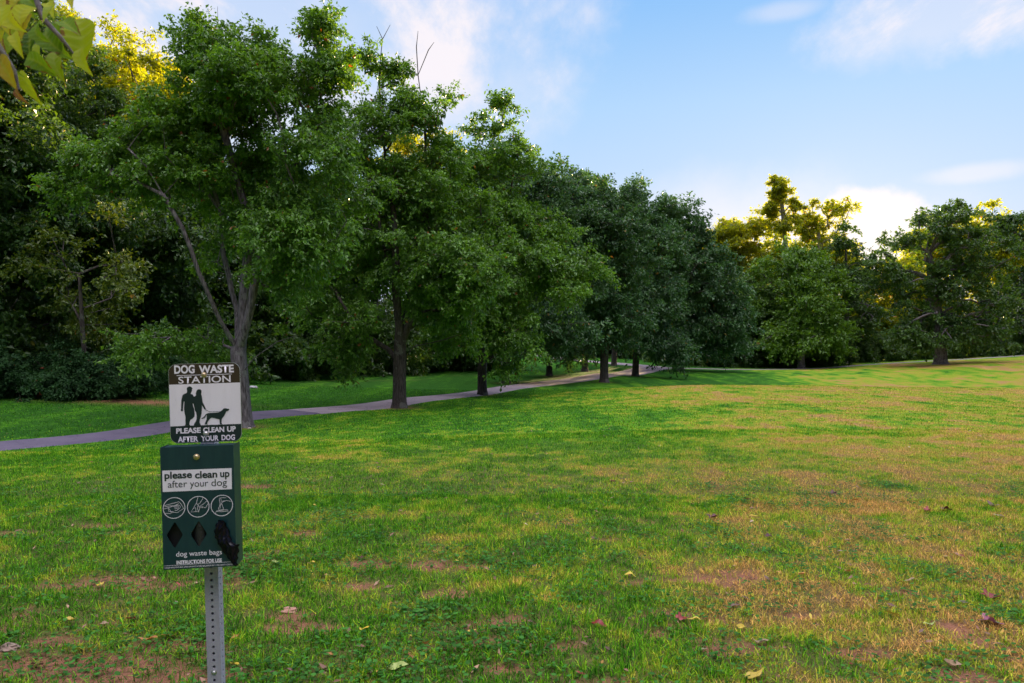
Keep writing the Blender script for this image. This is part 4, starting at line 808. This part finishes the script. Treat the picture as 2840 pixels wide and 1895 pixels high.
for cx_, cy_ in ((262, 1113), (530, 1100), (795, 1085)):
    pts = []
    for k, (dx_, dy_) in enumerate(((0, -158), (93, 0), (0, 158), (-93, 0))):
        a_ = Vector((dx_, dy_)); 
        nx_ = Vector(((0, -158), (93, 0), (0, 158), (-93, 0))[(k + 1) % 4]); pv = Vector(((0, -158), (93, 0), (0, 158), (-93, 0))[(k - 1) % 4])
        for q in (a_ + (pv - a_) * 0.10, a_ + (pv - a_) * 0.03 + (nx_ - a_) * 0.03, a_ + (nx_ - a_) * 0.10): pts.append(bp_(cx_ + q.x, cy_ + q.y - 0.053 * q.x))
    dia.append(pts)
front = plate('front_panel', rrect(bcx - bw, bcx + bw, bcz - bh, bcz + bh, 0.003, 3), dia, 0.002, ybf, GREEN, box)
bm = bmesh.new(); bbox_bm(bm, bcx - bw + 0.004, bcx + bw - 0.004, ybf + 0.03, ybf + 0.032, bcz - bh + 0.004, bcz + 0.05); from_bm('dark_backing', bm, DARKIN, box)  # near-black sheet behind the openings paints the shade inside the box
# roll of bags seen through the middle opening
bm = bmesh.new(); c0 = bp_(530, 1100)
bmesh.ops.create_cone(bm, cap_ends=True, segments=20, radius1=0.024, radius2=0.024, depth=0.13, matrix=Matrix.Translation((c0[0], ybf + 0.028, c0[1]))); from_bm('bag_roll', bm, simple('roll_of_black_bags', (0.012, 0.012, 0.014), 0.5, bump=0.5, scale=90), box)
yl2 = ybf - 0.0008
lab = [bp_(122, 362), bp_(898, 325), bp_(903, 572), bp_(128, 610)]
label_ = plate('white_label', lab[::-1], [], 0.0003, ybf - 0.0004, SWHITE, box)
def btext(body, xa, xb, ya, yb, bold, mat, ref=None, off=0.0):
    xm = (xa + xb) / 2; a = bp_(xa, (ya + yb) / 2); b = bp_(xb, (ya + yb) / 2)
    return text(body, a[0], b[0], bp_(xm, yb)[1], bp_(xm, ya)[1], yl2 - off, mat, box, bold, ref=ref)
btext('please', 148, 455, 393, 452, 0.028, SGREEN, 'eas', 0.0004); btext('clean', 488, 738, 384, 445, 0.028, SGREEN, 'ean', 0.0004); btext('up', 770, 876, 372, 432, 0.028, SGREEN, 'u', 0.0004)
btext('after', 185, 400, 502, 556, 0.0, SGREEN, 'ae', 0.0004); btext('your', 432, 636, 492, 545, 0.0, SGREEN, 'ou', 0.0004); btext('dog', 672, 848, 480, 536, 0.0, SGREEN, 'o', 0.0004)
btext('dog waste bags', 278, 792, 1312, 1352, 0.006, SWHITE, 'aeo'); btext('INSTRUCTIONS FOR USE', 283, 792, 1398, 1444, 0.04, SWHITE)
btext('1-PLACE HAND INTO BAG  2-PICK UP WASTE & TURN BAG INSIDE OUT  3-TIE A KNOT & DISPOSE', 150, 915, 1467, 1484, 0.01, SWHITE)
bm = bmesh.new(); ribbon(bm, [bp_(148, 1472), bp_(900, 1426)], 0.0012, yl2); from_bm('rule_line', bm, SWHITE, box)
def icon(cx_, cy_, strokes, lw=0.0013):
    bm = bmesh.new(); ribbon(bm, [bp_(cx_ + 121 * math.cos(a * math.pi / 24), cy_ + 121 * math.sin(a * math.pi / 24) - 0.053 * 121 * math.cos(a * math.pi / 24)) for a in range(48)], 0.0022, yl2, True)
    for k, st in enumerate(strokes): ribbon(bm, [bp_(*p) for p in st], lw, yl2 - 0.0001 * (k + 1))
    from_bm('pictogram', bm, SWHITE, box)
icon(255, 795, [[(140,770),(310,722),(330,745),(362,800),(290,850),(240,845),(215,862),(150,858)], [(140,808),(200,790),(240,775),(290,760),(320,765),(325,790),(290,820),(262,828)], [(150,780),(210,772),(260,770),(305,745)], [(190,790),(195,835),(250,838)], [(250,775),(300,770)], [(255,790),(310,780)], [(262,805),(312,795)], [(200,800),(225,850)]])
icon(525, 780, [[(522,665),(505,735),(470,800),(442,845),(500,835),(530,842),(540,790),(520,755),(500,740)], [(580,680),(545,735),(520,755)], [(622,712),(580,750),(545,770),(580,780)], [(635,740),(610,790),(560,790),(540,775)], [(470,800),(495,790),(500,830)], [(525,760),(515,800),(530,840)]])
icon(790, 765, [[(890,715),(840,705),(800,722),(785,735),(790,750),(805,790),(808,815),(790,828),(760,825),(752,800),(765,770),(772,745),(762,700),(762,680),(790,672),(840,675)], [(725,828),(790,815),(858,818),(862,830),(790,838),(722,836),(720,862)], [(862,830),(862,858)], [(780,680),(782,715),(830,710)], [(768,750),(790,748)], [(775,760),(770,800)]])
p_ = bp_(505, 195); bolt('bolt', p_[0], p_[1], yl2, 0.0085, BRASS, box)
# black bag pulled from the right opening
bagpts = [((755, 930), (830, 940), 0.0), ((722, 1010), (868, 1040), 0.010), ((715, 1080), (900, 1140), 0.016), ((735, 1160), (935, 1200), 0.020), ((790, 1260), (990, 1215), 0.022), ((845, 1350), (985, 1300), 0.018), ((895, 1410), (972, 1390), 0.014), ((945, 1470), (966, 1468), 0.010)]
Ks, Kr = 22, 52; tt = np.linspace(0, len(bagpts) - 1, Kr + 1); gi = np.arange(len(bagpts))
Lx, Ly, Rx, Ry, Dp = (np.interp(tt, gi, [f(q) for q in bagpts]) for f in (lambda q: q[0][0], lambda q: q[0][1], lambda q: q[1][0], lambda q: q[1][1], lambda q: q[2]))
bm = bmesh.new(); rows = []
for i in range(Kr + 1):
    row = []
    for k in range(Ks + 1):
        u = k / Ks; x = Lx[i] + (Rx[i] - Lx[i]) * u + 9 * math.sin(i * 0.9) * (u > 0.98 or u < 0.02); y = Ly[i] + (Ry[i] - Ly[i]) * u; q = bp_(x, y)
        cr = abs(float(fbm(np.array([x * 0.016 + y * 0.005]), np.array([y * 0.007 + x * 0.004]), 3, 1.0, 3.0)[0]) - 0.5) * 2
        rdg = 0.008 * (1 - cr * 1.6) + 0.002 * math.sin(u * 23 + y * 0.03)
        row.append(bm.verts.new((q[0], ybf - 0.004 - Dp[i] * 0.5 * (1 - abs(2 * u - 1) ** 1.5) - max(0.0, rdg), q[1])))
    rows.append(row)
for r0_, r1_ in zip(rows, rows[1:]):
    for k in range(Ks): bm.faces.new((r0_[k], r0_[k + 1], r1_[k + 1], r1_[k]))
ext = bmesh.ops.solidify(bm, geom=bm.faces[:], thickness=0.0006)
meb = bpy.data.meshes.new('waste_bag'); bmesh.ops.recalc_face_normals(bm, faces=bm.faces); bm.to_mesh(meb); bm.free(); meb.polygons.foreach_set('use_smooth', [True] * len(meb.polygons))
bag = link('waste_bag', meb, PLASTIC); bag.location = station.location; bag.rotation_euler = station.rotation_euler
tag(bag, 'crumpled black plastic bag hanging out of the right diamond opening of the green box', 'plastic bag')
# ------------------------------------------------------------------ overhanging tree with big leaves close to the camera
m, t = newmat('big_leaves'); a = t.n('ShaderNodeAttribute', attribute_name='rnd'); ae = t.n('ShaderNodeAttribute', attribute_name='edge'); tcx = t.n('ShaderNodeTexCoord')
r = t.n('ShaderNodeValToRGB'); t.l(a, 'Fac', r, 0); e = r.color_ramp.elements; e[0].position = 0; e[0].color = (0.035, 0.085, 0.003, 1); e[1].position = 1; e[1].color = (0.16, 0.045, 0.006, 1)
for q_, c_ in ((0.3, (0.13, 0.22, 0.006, 1)), (0.55, (0.38, 0.40, 0.008, 1)), (0.75, (0.42, 0.34, 0.02, 1)), (0.88, (0.20, 0.09, 0.012, 1))): q = e.new(q_); q.color = c_
nn = t.n('ShaderNodeTexNoise', i_Scale=38.0, i_Detail=5.0); t.l(tcx, 'Object', nn, 'Vector')
brn = t.m('GREATER_THAN', t.m('ADD', nn.outputs[0], t.m('MULTIPLY', ae.outputs['Fac'], 0.22)), 0.76)
ev = t.n('ShaderNodeAttribute', attribute_name='vein')
c1x = t.mix(t.m('MULTIPLY', ev.outputs['Fac'], 0.5), r.outputs[0], (0.30, 0.34, 0.05)); cfx = t.mix(t.m('MULTIPLY', brn, 0.85), c1x, (0.16, 0.05, 0.012))
b = t.n('ShaderNodeBsdfPrincipled', i_Roughness=0.6); b.inputs['Specular IOR Level'].default_value = 0.15; t.t.links.new(cfx, b.inputs[0]); tr = t.n('ShaderNodeBsdfTranslucent'); t.t.links.new(t.mix(1.0, cfx, (2.0, 1.9, 0.35), 'MULTIPLY'), tr.inputs[0])
mx = t.n('ShaderNodeMixShader', i_0=0.55); t.l(b, 0, mx, 1); t.l(tr, 0, mx, 2); o = t.n('ShaderNodeOutputMaterial'); t.l(mx, 0, o, 0); BIG = m
troot = empty('overhanging_tree', (-2.6, 0.2, gz1(-2.6, 0.2)))
tag(troot, 'tree whose large yellowing leaves hang into the top left corner', 'tree')
def big_leaf(base, tip, width, shade, rng, roll=None, parent=troot):
    ax = (tip - base); L_ = ax.length; ax = ax / L_; view = Vector((0.1, -1, 0.15)); s_ = ax.cross(view).normalized(); nrm = s_.cross(ax)
    if roll: q = Matrix.Rotation(roll, 3, ax); s_ = q @ s_; nrm = q @ nrm
    bend = rng.uniform(-0.14, 0.14); NT_, NS = 32, 4; V = []; ed = []; vn = []
    for i in range(NT_ + 1):
        u = i / NT_; wv = width * 0.46 * 2.95 * max(u, 0.001) ** 0.62 * (1 - u) ** 1.08; wv = wv * (1 + 0.07 * (i % 2)) + 0.0005
        c = base + s_ * (bend * L_ * math.sin(math.pi * u)) + ax * (u * L_) - nrm * (0.16 * L_ * (u - 0.5) ** 2 * 4 - 0.16 * L_) * 0.6
        for j in range(-NS, NS + 1):
            v = j / NS; V.append(c + s_ * v * wv + ax * abs(v) * wv * 0.35 * (1 - u) + nrm * (abs(v) ** 1.3 * wv * 0.35 + 0.05 * wv * math.sin(i * 1.1 + abs(j))))
            ed.append(abs(v) ** 3 + u ** 4 * 0.8); vn.append(1.0 if j == 0 else (0.45 if (i + abs(j)) % 4 == 0 else 0))
    K = 2 * NS + 1; i0 = (np.arange(NT_)[:, None] * K + np.arange(K - 1)[None, :]).ravel(); org = parent.location
    me = np_mesh('leaf', np.array([(v - org)[:] for v in V]), np.c_[i0, i0 + 1, i0 + K + 1, i0 + K], 4, smooth=True, vattrs={'edge': ed, 'vein': vn, 'rnd': np.full(len(V), shade)})
    return link('leaf', me, BIG, parent)
rng = random.Random(6)
LV = [((212,52),(233,188),95,.32),((128,85),(192,160),66,.36),((160,140),(182,232),42,.42),((222,135),(258,212),36,.38),((72,165),(164,216),50,.34),((54,200),(120,296),38,.36),((100,85),(84,160),78,.12),
      ((35,95),(66,163),36,.72),((8,-12),(28,102),56,.50),((55,-20),(98,52),74,.2),((-12,118),(46,197),42,.18),((-10,160),(49,252),54,.95),((46,244),(82,290),18,.97),((175,-14),(201,26),30,.80),((-20,232),(11,276),28,.4),
      ((150,20),(120,62),40,.3),((0,60),(5,130),50,.7),((95,20),(60,80),50,.55),((15,150),(42,235),30,.6),((-60,40),(-20,150),60,.4),((-90,-60),(-50,40),70,.3),((120,-90),(160,-20),60,.35),((10,-110),(40,-20),70,.45),((250,-120),(290,-40),60,.3),((-120,150),(-80,260),60,.6),((-5,30),(18,95),48,.35),((60,60),(40,125),40,.3),((128,10),(150,52),34,.5),
      ((30,20),(75,90),52,.45),((80,40),(60,110),46,.62),((110,60),(140,120),44,.3),((0,20),(-10,90),60,.6),((60,100),(20,150),44,.5),((100,120),(110,190),30,.45),((140,70),(178,120),46,.34),((5,110),(25,170),40,.8),((170,60),(225,100),50,.4),((60,-10),(20,40),50,.68),((85,-20),(120,30),44,.4),((20,190),(70,215),26,.3),((180,110),(205,165),36,.42)]
for b_, t_, wd, sh in LV:
    sh = min(1, max(0, sh + rng.uniform(-.16, .2))); Yd = rng.uniform(0.98, 1.3); big_leaf(P(b_[0], b_[1], Yd), P(t_[0], t_[1], Yd - 0.04), wd / F * Yd, sh, rng, rng.uniform(-0.5, 0.5))
def limb(ptsr, name, mat=BARK, parent=troot):
    VV, FF, off = [], [], 0; pts = np.array([p[:3] for p in ptsr]); rr = np.array([p[3] for p in ptsr]); tg = np.gradient(pts, axis=0); tg /= np.linalg.norm(tg, axis=1)[:, None]
    ref = np.array([0.2, 0.1, 1.0]) if abs(tg[0, 2]) < .7 else np.array([0, 1.0, 0]); u = np.cross(tg, ref); u /= np.linalg.norm(u, axis=1)[:, None]; v = np.cross(tg, u); K = 10; an = np.arange(K) * 2 * np.pi / K
    ring = pts[:, None] + rr[:, None, None] * (np.cos(an)[None, :, None] * u[:, None] + np.sin(an)[None, :, None] * v[:, None]); m_ = len(pts)
    i0 = (np.arange(m_ - 1)[:, None] * K + np.arange(K)[None, :]); i1 = (np.arange(m_ - 1)[:, None] * K + (np.arange(K)[None, :] + 1) % K)
    return link(name, np_mesh(name, ring.reshape(-1, 3) - np.array(parent.location), np.stack([i0, i1, i1 + K, i0 + K], -1).reshape(-1, 4), 4, smooth=True), mat, parent)
zb0 = troot.location.z
limb([(-2.6, 0.2, zb0 - 0.2, .17), (-2.6, .2, zb0 + .1, .15), (-2.58, .22, 1.0, .12), (-2.5, .25, 2.0, .11), (-2.45, .25, 3.0, .09), (-2.4, .2, 4.2, .05)], 'trunk')
pA = P(60, -160, 1.15); pB = P(95, -20, 1.12); pC = P(118, 50, 1.1); pD = P(165, 100, 1.1); pE = P(205, 150, 1.1)
limb([(-2.5, .25, 2.0, .05), (-2.0, .5, 2.45, .035), (-1.3, .85, 2.55, .02), (*pA, .008), (*pB, .0045), (*pC, .004), (*pD, .0032), (*pE, .0016)], 'branch')
q1 = P(-120, -20, 1.15); q2 = P(-20, 100, 1.1); q3 = P(40, 195, 1.08); q4 = P(52, 250, 1.07)
limb([(*pA, .006), (*q1, .005), (*q2, .004), (*q3, .003), (*q4, .002)], 'branch')
rngc = np.random.RandomState(77); clc = sample_lobes(rngc, [(0.2, 0, 4.2, 1.5, 1.3, 0.9), (-0.6, -.6, 3.6, 1.2, 1.2, 0.7)], 90, 0.4)
V, Fc, rn = leaves(rngc, clc, np.full(len(clc), .45), np.array([0, 0, 3.5]), 5000, 0.11, 0.07)
cm = np_mesh('crown', V, Fc, 3, attrs={'rnd': rn}); link('crown', cm, LM['yellow'], troot)
# ------------------------------------------------------------------ fallen leaves, litter, stones
LC = {'yellow': (0.60, 0.42, 0.04), 'orange': (0.50, 0.20, 0.04), 'red': (0.26, 0.022, 0.018), 'maroon': (0.10, 0.015, 0.015), 'tan': (0.42, 0.27, 0.16), 'purple': (0.27, 0.075, 0.12), 'green': (0.38, 0.45, 0.12), 'pale': (0.60, 0.50, 0.40), 'brown': (0.16, 0.085, 0.055)}
LMAT = {}
for k, c in LC.items(): LMAT[k] = leafmat('fallen_leaf_' + k, tuple(v * 0.75 for v in c), tuple(min(1, v * 1.1) for v in c), None, transl=0.2, tcol=(1, 1, 1))
def leaf_shape(lobed, L_, rng):
    if lobed:
        prof = []; 
        for k in range(26):
            a = k * 2 * math.pi / 26; r_ = 0.48 + 0.52 * abs(math.cos(a * 2.5)) ** 1.4 * (1 if abs(a - math.pi) > 0.9 else 0.75); prof.append((math.cos(a) * r_ * L_ * .5, math.sin(a) * r_ * L_ * .5))
    else:
        prof = [(L_ * (u - 0.5), s_ * L_ * 0.19 * math.sin(math.pi * u ** 0.8)) for s_, us in ((1, [i / 9 for i in range(10)]), (-1, [i / 9 for i in range(8, 0, -1)])) for u in us]
    kk = 0.35 if lobed else 1.0; c1_, c2_, ph = rng.uniform(1.0, 3.0) / L_ * kk, rng.uniform(-2.0, 2.0) / L_ * kk, rng.uniform(0, 6)
    bm = bmesh.new(); ctr = bm.verts.new((0, 0, 0)); inner = [bm.verts.new((x * .5, y * .5, 0)) for x, y in prof]; outer_ = [bm.verts.new((x, y, 0)) for x, y in prof]; n = len(prof)
    for i in range(n): j = (i + 1) % n; bm.faces.new((ctr, inner[i], inner[j])); bm.faces.new((inner[i], outer_[i], outer_[j], inner[j]))
    for v in bm.verts:
        x, y = v.co.x, v.co.y; v.co.z = c1_ * y * y + c2_ * x * x * 0.5 + 0.05 * L_ * math.sin(x / L_ * 9 + ph) + 0.04 * L_ * math.sin(y / L_ * 12 + ph)
    zmin = min(v.co.z for v in bm.verts)
    for v in bm.verts: v.co.z -= zmin
    if lobed: ribl = [Vector((L_ * .48, 0)), Vector((L_ * .8, L_ * .06))]
    return bm
def ground_hit(px, py):
    d = Vector(((px - 1420) / F, 1, -(py - HZ) / F)); t_ = 2.5
    while t_ < 80:
        if EYE + d.z * t_ < float(gmesh_z(np.array([d.x * t_]), np.array([t_]))[0]): break
        t_ += 0.02
    return d.x * t_, t_
FL = [(195,1730,'yellow',0,.075,'bright yellow leaf on bare soil left of the sign post'),(277,1632,'yellow',1,.05,'small yellow leaf in green grass left of the green box'),(470,1775,'orange',0,.075,'orange curled leaf just left of the steel post'),
 (365,1727,'red',1,.06,'small red leaf on the bare ground left of the post'),(290,1742,'tan',0,.07,'pale brown leaf between the yellow leaf and the post'),(545,1627,'tan',0,.05,'light tan leaf right behind the steel post top'),
 (650,1855,'yellow',0,.06,'yellow leaf just right of the post foot'),(765,1567,'green',0,.06,'yellow-green leaf right of the green box, higher on the lawn'),(868,1568,'yellow',0,.05,'thin yellow leaf on the lawn level with the box bottom'),(1000,1555,'maroon',1,.055,'dark red leaf in the middle of the green grass'),
 (1010,1757,'yellow',0,.06,'yellow leaf on the soil midway right of the post'),(1172,1795,'orange',0,.065,'orange leaf in dry grass at lower middle'),(1104,1862,'green',0,.10,'large pale green curled leaf at the bottom middle'),(915,1825,'orange',0,.035,'tiny orange leaf near the large pale green leaf'),
 (1748,1604,'yellow',0,.075,'flat pale yellow leaf standing out in the middle of the lawn'),(1662,1743,'red',0,.085,'orange-red leaf lower centre below the flat pale yellow leaf'),(1890,1728,'red',1,.075,'crumpled red leaf right of the orange-red leaf'),(1925,1730,'yellow',0,.07,'slender yellow leaf touching the crumpled red leaf'),
 (2054,1751,'yellow',0,.065,'golden leaf right of the slender yellow leaf'),(2090,1890,'yellow',0,.11,'long yellow leaf at the bottom edge of the picture'),(2750,1740,'purple',1,.13,'big crinkled purple-red leaf at lower right'),(2745,1663,'red',1,.11,'deep red leaf above the big purple leaf'),
 (2670,1684,'pale',0,.07,'whitish leaf left of the deep red leaf'),(2471,1717,'yellow',0,.09,'curled yellow-brown leaf left of the whitish leaf'),(2576,1745,'green',0,.07,'pale green leaf left of the big purple leaf'),(2225,1601,'orange',0,.08,'long orange leaf in the lower right lawn'),
 (2352,1593,'orange',1,.06,'small orange-red leaf right of the long orange leaf'),(2405,1632,'red',0,.06,'brownish red leaf below the small orange-red leaf'),(1980,1442,'maroon',1,.12,'dark red upright maple leaf in the middle right lawn'),(2072,1392,'red',1,.075,'red leaf above the dark red upright leaf'),
 (2625,1420,'maroon',1,.12,'star-shaped dark red leaf at right'),(2570,1420,'red',1,.08,'smaller red leaf left of the star-shaped one'),(2372,1396,'orange',0,.08,'orange-yellow leaf between the red leaves at right'),(2428,1433,'yellow',0,.09,'yellow leaf below the orange-yellow leaf'),
 (2310,1372,'maroon',1,.08,'dark leaf far up the right lawn'),(2090,1438,'yellow',0,.08,'thin yellow leaf right of the upright maple leaf'),(2750,1408,'brown',1,.11,'dull brown star leaf near the right edge'),(2770,1437,'pale',0,.09,'pale pinkish leaf at the right edge'),
 (2130,1495,'maroon',1,.07,'small dark red leaf below the upright maple leaf'),(1700,1340,'red',1,.07,'little red leaf far up the middle lawn'),(2040,1690,'brown',0,.07,'brown leaf lying in dark clover'),(2640,1855,'tan',0,.09,'upright tan leaf on soil at the lower right'),
 (2530,1620,'tan',0,.085,'twisted tan leaf right of centre'),(2110,1795,'tan',0,.08,'pinkish brown leaf on bare soil below the golden leaf'),(100,1855,'brown',0,.08,'brown leaf on the bare soil at the lower left corner'),(410,1790,'orange',0,.09,'long orange-brown leaf on bare soil left of post')]
rng = random.Random(12); stem_m = simple('leaf_stalk', (0.2, 0.1, 0.05), 0.7)
for px, py, c, lob, L_, lbl in FL:
    x, y = ground_hit(px, py); bm = leaf_shape(lob, L_ * 1.15, rng); me = bpy.data.meshes.new('fallen_leaf'); bm.to_mesh(me); bm.free()
    a_ = me.attributes.new('rnd', 'FLOAT', 'FACE'); a_.data.foreach_set('value', [rng.uniform(0.1, 0.9)] * len(me.polygons)); me.polygons.foreach_set('use_smooth', [True] * len(me.polygons))
    o = link('fallen_leaf', me, LMAT[c]); tilt = rng.uniform(0.1, 0.4) * (0.7 if lob else 1)
    o.location = (x, y, float(gmesh_z(np.array([x]), np.array([y]))[0]) + 0.018); o.rotation_euler = (tilt, rng.uniform(-.25, .25), rng.uniform(-.6, .6) + (3.14 if rng.random() < .5 else 0))
    o['label'] = lbl; o['category'] = 'leaf'; o['group'] = 'fallen leaves on the lawn'
# litter
n = 3400; u = rs.rand(n); y = 2.6 + u ** 1.3 * 20; x = (rs.rand(n) * 2 - 1) * (0.78 * y + 0.3); z = gmesh_z(x, y) + 0.010 + rs.rand(n) * 0.015
ok = ~on_path(x, y); x, y, z = x[ok], y[ok], z[ok]; n = len(x); L_ = 0.010 + 0.028 * rs.rand(n) ** 1.5; th = rs.rand(n) * 6.28
D = np.c_[np.cos(th), np.sin(th), (rs.rand(n) - .5) * .8] * L_[:, None]; S = np.c_[-np.sin(th), np.cos(th), (rs.rand(n) - .5) * .8] * (L_ * (0.12 + .25 * rs.rand(n)))[:, None]; p = np.c_[x, y, z]
V = np.stack([p - D, p - D * .2 + S, p + D, p - D * .2 - S], 1).reshape(-1, 3); V[1::4, 2] += .006; b_ = np.arange(n)[:, None] * 4; Fc = np.concatenate([b_ + np.array([[0, 1, 2]]), b_ + np.array([[0, 2, 3]])], 0)
pal = np.array([(0.20, 0.10, 0.06), (0.13, 0.07, 0.05), (0.34, 0.20, 0.12), (0.28, 0.14, 0.09), (0.5, 0.36, 0.05), (0.25, 0.04, 0.03), (0.40, 0.30, 0.22), (0.42, 0.18, 0.05)]); ci = rs.choice(8, n, p=[.30, .30, .08, .14, .05, .07, .02, .04]); col = pal[ci] * (0.7 + .6 * rs.rand(n, 1))
lit = np_mesh('leaf_litter', V, Fc, 3, cattrs={'col': np.concatenate([col, col])}); m, t = newmat('dry_litter'); a = t.n('ShaderNodeAttribute', attribute_name='col'); b = t.n('ShaderNodeBsdfPrincipled', i_Roughness=0.7); t.l(a, 'Color', b, 0); o = t.n('ShaderNodeOutputMaterial'); t.l(b, 0, o, 0)
tag(link('leaf_litter', lit, m), 'small dry leaf scraps strewn over the lawn', 'leaf litter', kind='stuff')
def stone(px, py, r_, lbl, col, flat=0.4, Yd=None):
    if Yd is None: x, y = ground_hit(px, py)
    else: x, y = (px - 1420) / F * Yd, Yd
    bm = bmesh.new(); bmesh.ops.create_icosphere(bm, subdivisions=3, radius=1)
    for v in bm.verts:
        k = 1 + 0.35 * (vnoise(v.co.x * 2 + px, v.co.y * 2 + v.co.z * 2.3) - 0.5) * 2; v.co = Vector((v.co.x * k * r_, v.co.y * k * r_ * .7, v.co.z * k * r_ * flat))
    me = bpy.data.meshes.new('stone'); bm.to_mesh(me); bm.free(); o = link('stone', me, simple('stone_' + str(px), col, 0.9, noise=0.25, scale=12, bump=0.4)); o.location = (x, y, gz1(x, y) + r_ * flat * 0.35); tag(o, lbl, 'stone')
stone(697, 1070, 0.26, 'flat pale grey stone at the wood edge right of the many-limbed trunk', (0.42, 0.42, 0.46), 0.30, 30.5)
stone(692, 1189, 0.05, 'small whitish stone at the foot of the many-limbed tree', (0.5, 0.42, 0.36), 0.5)
stone(806, 1696, 0.055, 'flat pinkish stone in the grass right of the steel post', (0.40, 0.20, 0.15), 0.3)
stone(30, 1800, 0.05, 'brownish stone in the grass at the lower left', (0.28, 0.19, 0.15), 0.45)
